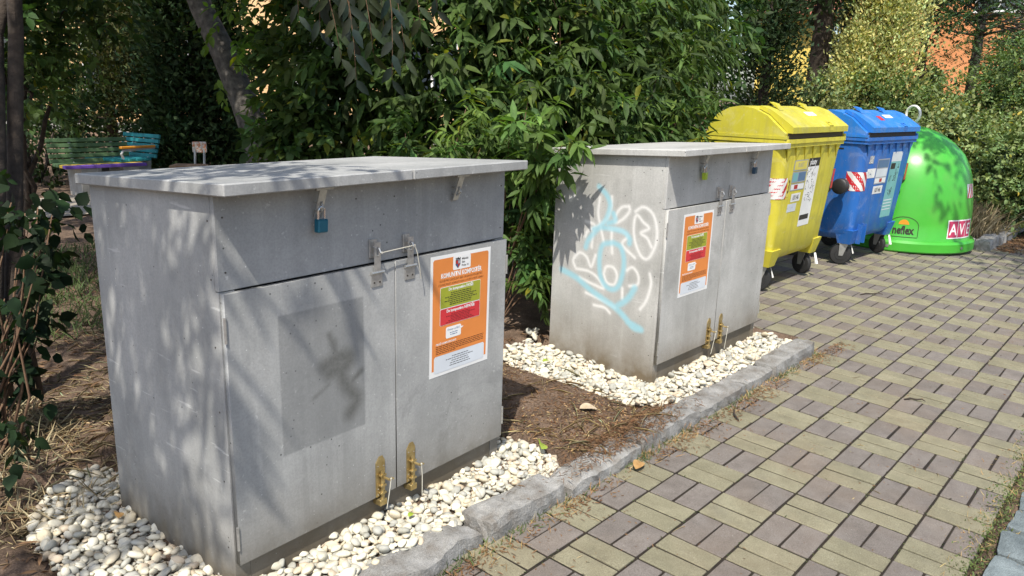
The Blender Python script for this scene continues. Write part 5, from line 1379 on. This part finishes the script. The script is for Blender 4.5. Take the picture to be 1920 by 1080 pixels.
blades('dry_grass', 'straw', scatter(2600, -2.2, -1.15, 1.35, 2.9, cl(2)), .10, .003, (1, 1, 1), 1.3, label='dry straw-coloured grass left of the nearest composter')
strips('straw_litter', 'straw', scatter(5500, -2.2, -.6, 1.2, 3.6, cl(1.5)), .11, .003, (.9, .85, .8), 'dry straw lying on the soil left of the nearest composter', 'litter')
strips('leaf_litter', 'litter', scatter(5200, -2.2, 1.3, .9, 5.0), .055, .008, (1, 1, 1), 'brown leaf litter on the soil behind the composters', 'litter', .3)
strips('needle_litter', 'litter', scatter(8500, -.1, 1.05, .44, 2.1), .026, .0030, (1.7, 1.4, 1.15), 'fine reddish needles and bark on the soil between the composters', 'litter', .25)
strips('bark_crumbs', 'straw', scatter(4200, -.1, 1.05, .49, 2.1, cl(2.5)), .018, .0045, (.85, .66, .52), 'pale bark crumbs on the soil between the composters', 'litter', .3)
strips('dark_crumbs', 'litter', scatter(4200, -.1, 1.05, .49, 2.1, cl(2.2)), .022, .006, (.45, .38, .32), 'dark bark crumbs on the soil between the composters', 'litter', .3)
strips('straw_wisps', 'straw', scatter(260, .1, 1.0, .48, 1.1, cl(3)), .14, .0022, (.9, .85, .7), 'straw wisps lying between the composters', 'litter', .25)
blades('lawn_grass', 'grass', scatter(5200, -1.4, .9, 3.1, 5.6, cl(.9)), .09, .006, (1, 1, 1), .7, label='green grass behind the nearest composter at left')
blades('kerb_grass', 'grass', [(x, .365 + rng.normal(0, .018), float(gz(x, .36)) - .006) for x in rng.uniform(-.75, 2.35, 1700) if mnoise.noise(Vector((x * 3.5, 0, 4))) > rng.uniform(-.5, .5)], .035, .0035, (.85, .9, .7), 1.0, label='thin grass growing along the foot of the kerb')
blades('kerb_straw', 'straw', [(x, .355 + rng.normal(0, .03), float(gz(x, .36)) - .006) for x in rng.uniform(-.6, 2.4, 1500) if mnoise.noise(Vector((x * 2.5, 2, 4))) > rng.uniform(-.5, .4)], .04, .0026, (.8, .62, .45), 1.6, label='dry grass and rusty debris along the foot of the kerb')
strips('kerb_litter', 'litter', [(x, .33 + abs(rng.normal(0, .05)) * -1 + .03, float(gz(x, .33)) + .002) for x in rng.uniform(-.8, 2.7, 2600) if mnoise.noise(Vector((x * 1.8, 7, 4))) > rng.uniform(-.6, .4)], .022, .004, (1.2, .95, .8), 'brown debris swept against the kerb', 'litter', .2, .001)
strips('kerb_top_litter', 'litter', [(x, y, float(gz(x, y)) + .058) for x, y in zip(rng.normal(.45, .25, 1500), rng.uniform(.39, .54, 1500))], .03, .003, (1.2, 1.0, .9), 'debris spilling over the kerb between the composters', 'litter', .3)
blades('verge_grass', 'grass', [(x, -.80 + rng.normal(0, .035), float(gz(x, -.8)) - .004) for x in rng.uniform(.1, 3.2, 4200)], .014, .005, (1.0, .95, .75), 1.2, label='moss and grass between the bricks and the blue-grey setts')
blades('verge_straw', 'straw', [(x, -.80 + rng.normal(0, .05), float(gz(x, -.8)) - .002) for x in rng.uniform(.1, 3.2, 700)], .03, .0022, (.85, .7, .5), 1.8, label='dry grass along the blue-grey setts')
def pave_pts(n):
    out = []
    while len(out) < n:
        x, y = rng.uniform(-.6, 8), rng.uniform(-.75, .36) if rng.uniform() < .7 else rng.uniform(-.75, 1.9)
        if x < 2.4 and y > .36: continue
        if mnoise.noise(Vector((x * 1.1, y * 1.1, 9))) < rng.uniform(-.6, .5): continue
        out.append((x, y, float(gz(x, y)) + .0005))
    return out
strips('paving_crumbs', 'litter', pave_pts(1500), .014, .0035, (1.1, 1.0, .9), 'small brown crumbs scattered on the paving', 'litter', .05, .0008)
strips('paving_straws', 'straw', pave_pts(110), .07, .002, (1, .95, .85), 'pale straws scattered on the paving', 'litter', .05, .001)
# joints with moss
mj = []
for _ in range(5200):
    x = rng.uniform(-.6, 4.5); y = round(rng.uniform(-.75, .38) / .2) * .2 + rng.normal(0, .0022)
    if rng.uniform() < .45: x = round(x / .2) * .2 + rng.normal(0, .0022); y = rng.uniform(-.75, .38)
    if mnoise.noise(Vector((x * 4, y * 4, 3))) > rng.uniform(-.4, .5): mj.append((x, y, float(gz(x, y)) - .005))
strips('joint_moss', 'grass', mj, .010, .005, (.42, .34, .24), 'moss and crumbs in the paving joints', 'moss', .6, .001)
# dry tuft by the far kerb
tuft = []
for px, py, d_ in ((1850, 425, 8.9), (1870, 415, 9.1), (1835, 430, 8.8), (1885, 420, 9.0), (1860, 420, 9.3)):
    q = ray(px, py, d_); tuft += [(q[0] + rng.normal(0, .18), q[1] + .22 + rng.normal(0, .10), soil(q[0], q[1])) for _ in range(210)]
blades('dry_tuft', 'straw', tuft, .34, .006, (1.5, 1.45, 1.2), .35, label='tall pale dry grass behind the far kerb')
strips('kerb_leaf_drift', 'litter', [(x, .27 + rng.normal(0, .10) * .8 - .03, float(gz(x, .3)) + .003) for x in rng.uniform(7.5, 10.5, 2600)], .04, .014, (1.9, 1.35, .9), 'rusty dry leaves drifted along the far kerb', 'litter', .25, .002)

# twigs lying on the paving
def fallen_twig(px, py, L_, rz, label):
    v = _f + _r2 * (px - 960) / FPX - _u2 * (py - 540) / FPX
    s_ = (CAM[2] - GX * CAM[0] - GY * CAM[1]) / (GX * v[0] + GY * v[1] - v[2]); q = CAM + v * s_
    P = [(-L_ / 2, 0, .004), (-L_ * .2, L_ * .05, .010), (L_ * .1, L_ * .02, .006), (L_ * .35, -L_ * .06, .012), (L_ / 2, -L_ * .10, .003)]
    o = MB().tube(P, [.004, .005, .0045, .0035, .002], 6).build('fallen_twig', 'bark_dark', smooth=True)
    o.location = (float(q[0]), float(q[1]), float(q[2]) + .002); o.rotation_euler = (0, 0, rz)
    return tag(o, label, 'twig', 'dark twigs lying on the paving')
fallen_twig(1632, 553, .20, -.55, 'dark twig on the paving in front of the blue container')
fallen_twig(1714, 752, .10, -.9, 'small dark twig in the middle of the paving')
fallen_twig(1378, 780, .12, .7, 'dark curled scrap on the paving near the kerb')
# single fallen leaves
def fallen(P, L_, wd, rz, mat, label, curl=.25, tilt=0.0):
    V = []; n = 8
    for i in range(n + 1):
        t_ = i / n; w_ = wd / 2 * math.sin(math.pi * min(1, t_ ** .8)) ** .8 if 0 < i < n else .001
        for s_ in (-1, 0, 1): V.append((t_ * L_ - L_ / 2, s_ * w_, abs(s_) * w_ * curl + math.sin(t_ * 3.1) * L_ * .10 * (1 + .4 * s_)))
    F = [(i * 3 + k, i * 3 + k + 1, (i + 1) * 3 + k + 1, (i + 1) * 3 + k) for i in range(n) for k in (0, 1)]
    o = MB().add(V, F).build('fallen_leaf', mat, smooth=True, recalc=False)
    o.location = [float(v) for v in P]; o.rotation_euler = (tilt, .15, rz)
    return tag(o, label, 'leaf', 'single fallen leaves')
fallen((.085, .63, soil(.085, .63) + .052), .088, .05, .75, 'fresh_leaf', 'yellow-green leaf lying on the pebbles right of the nearest composter', .3, .6)
fallen((.33, .325, float(gz(.33, .32)) + .008), .10, .045, .3, 'dead_leaf', 'brown curled dead leaf at the foot of the kerb')
fallen((.52, .71, soil(.52, .71) + .01), .09, .05, -.5, 'dead_leaf_pale', 'pale grey dead leaf on the soil between the composters')
fallen((-1.275, 1.235, soil(-1.275, 1.235) + .045), .055, .03, 1.2, 'dead_leaf', 'small orange leaf on the pebbles at the left foot of the nearest composter', .3, .3)
fallen((-.62, .60, soil(-.62, .6) + .048), .035, .018, .4, 'fresh_leaf', 'tiny green leaf on the pebbles under the bolts of the nearest composter')
fallen((.86, 1.22, soil(.86, 1.22) + .05), .05, .025, -.2, 'fresh_leaf', 'small green leaf on the pebbles left of the graffitied composter')
fallen((-1.62, 1.88, soil(-1.62, 1.88) + .02), .10, .06, .9, 'dead_leaf', 'brown leaf on the dry grass at the left edge')
fallen((1.05, -.775, float(gz(1.05, -.77)) + .006), .06, .012, 1.9, 'dead_leaf_pale', 'pale twisted scrap at the edge of the brick paving')
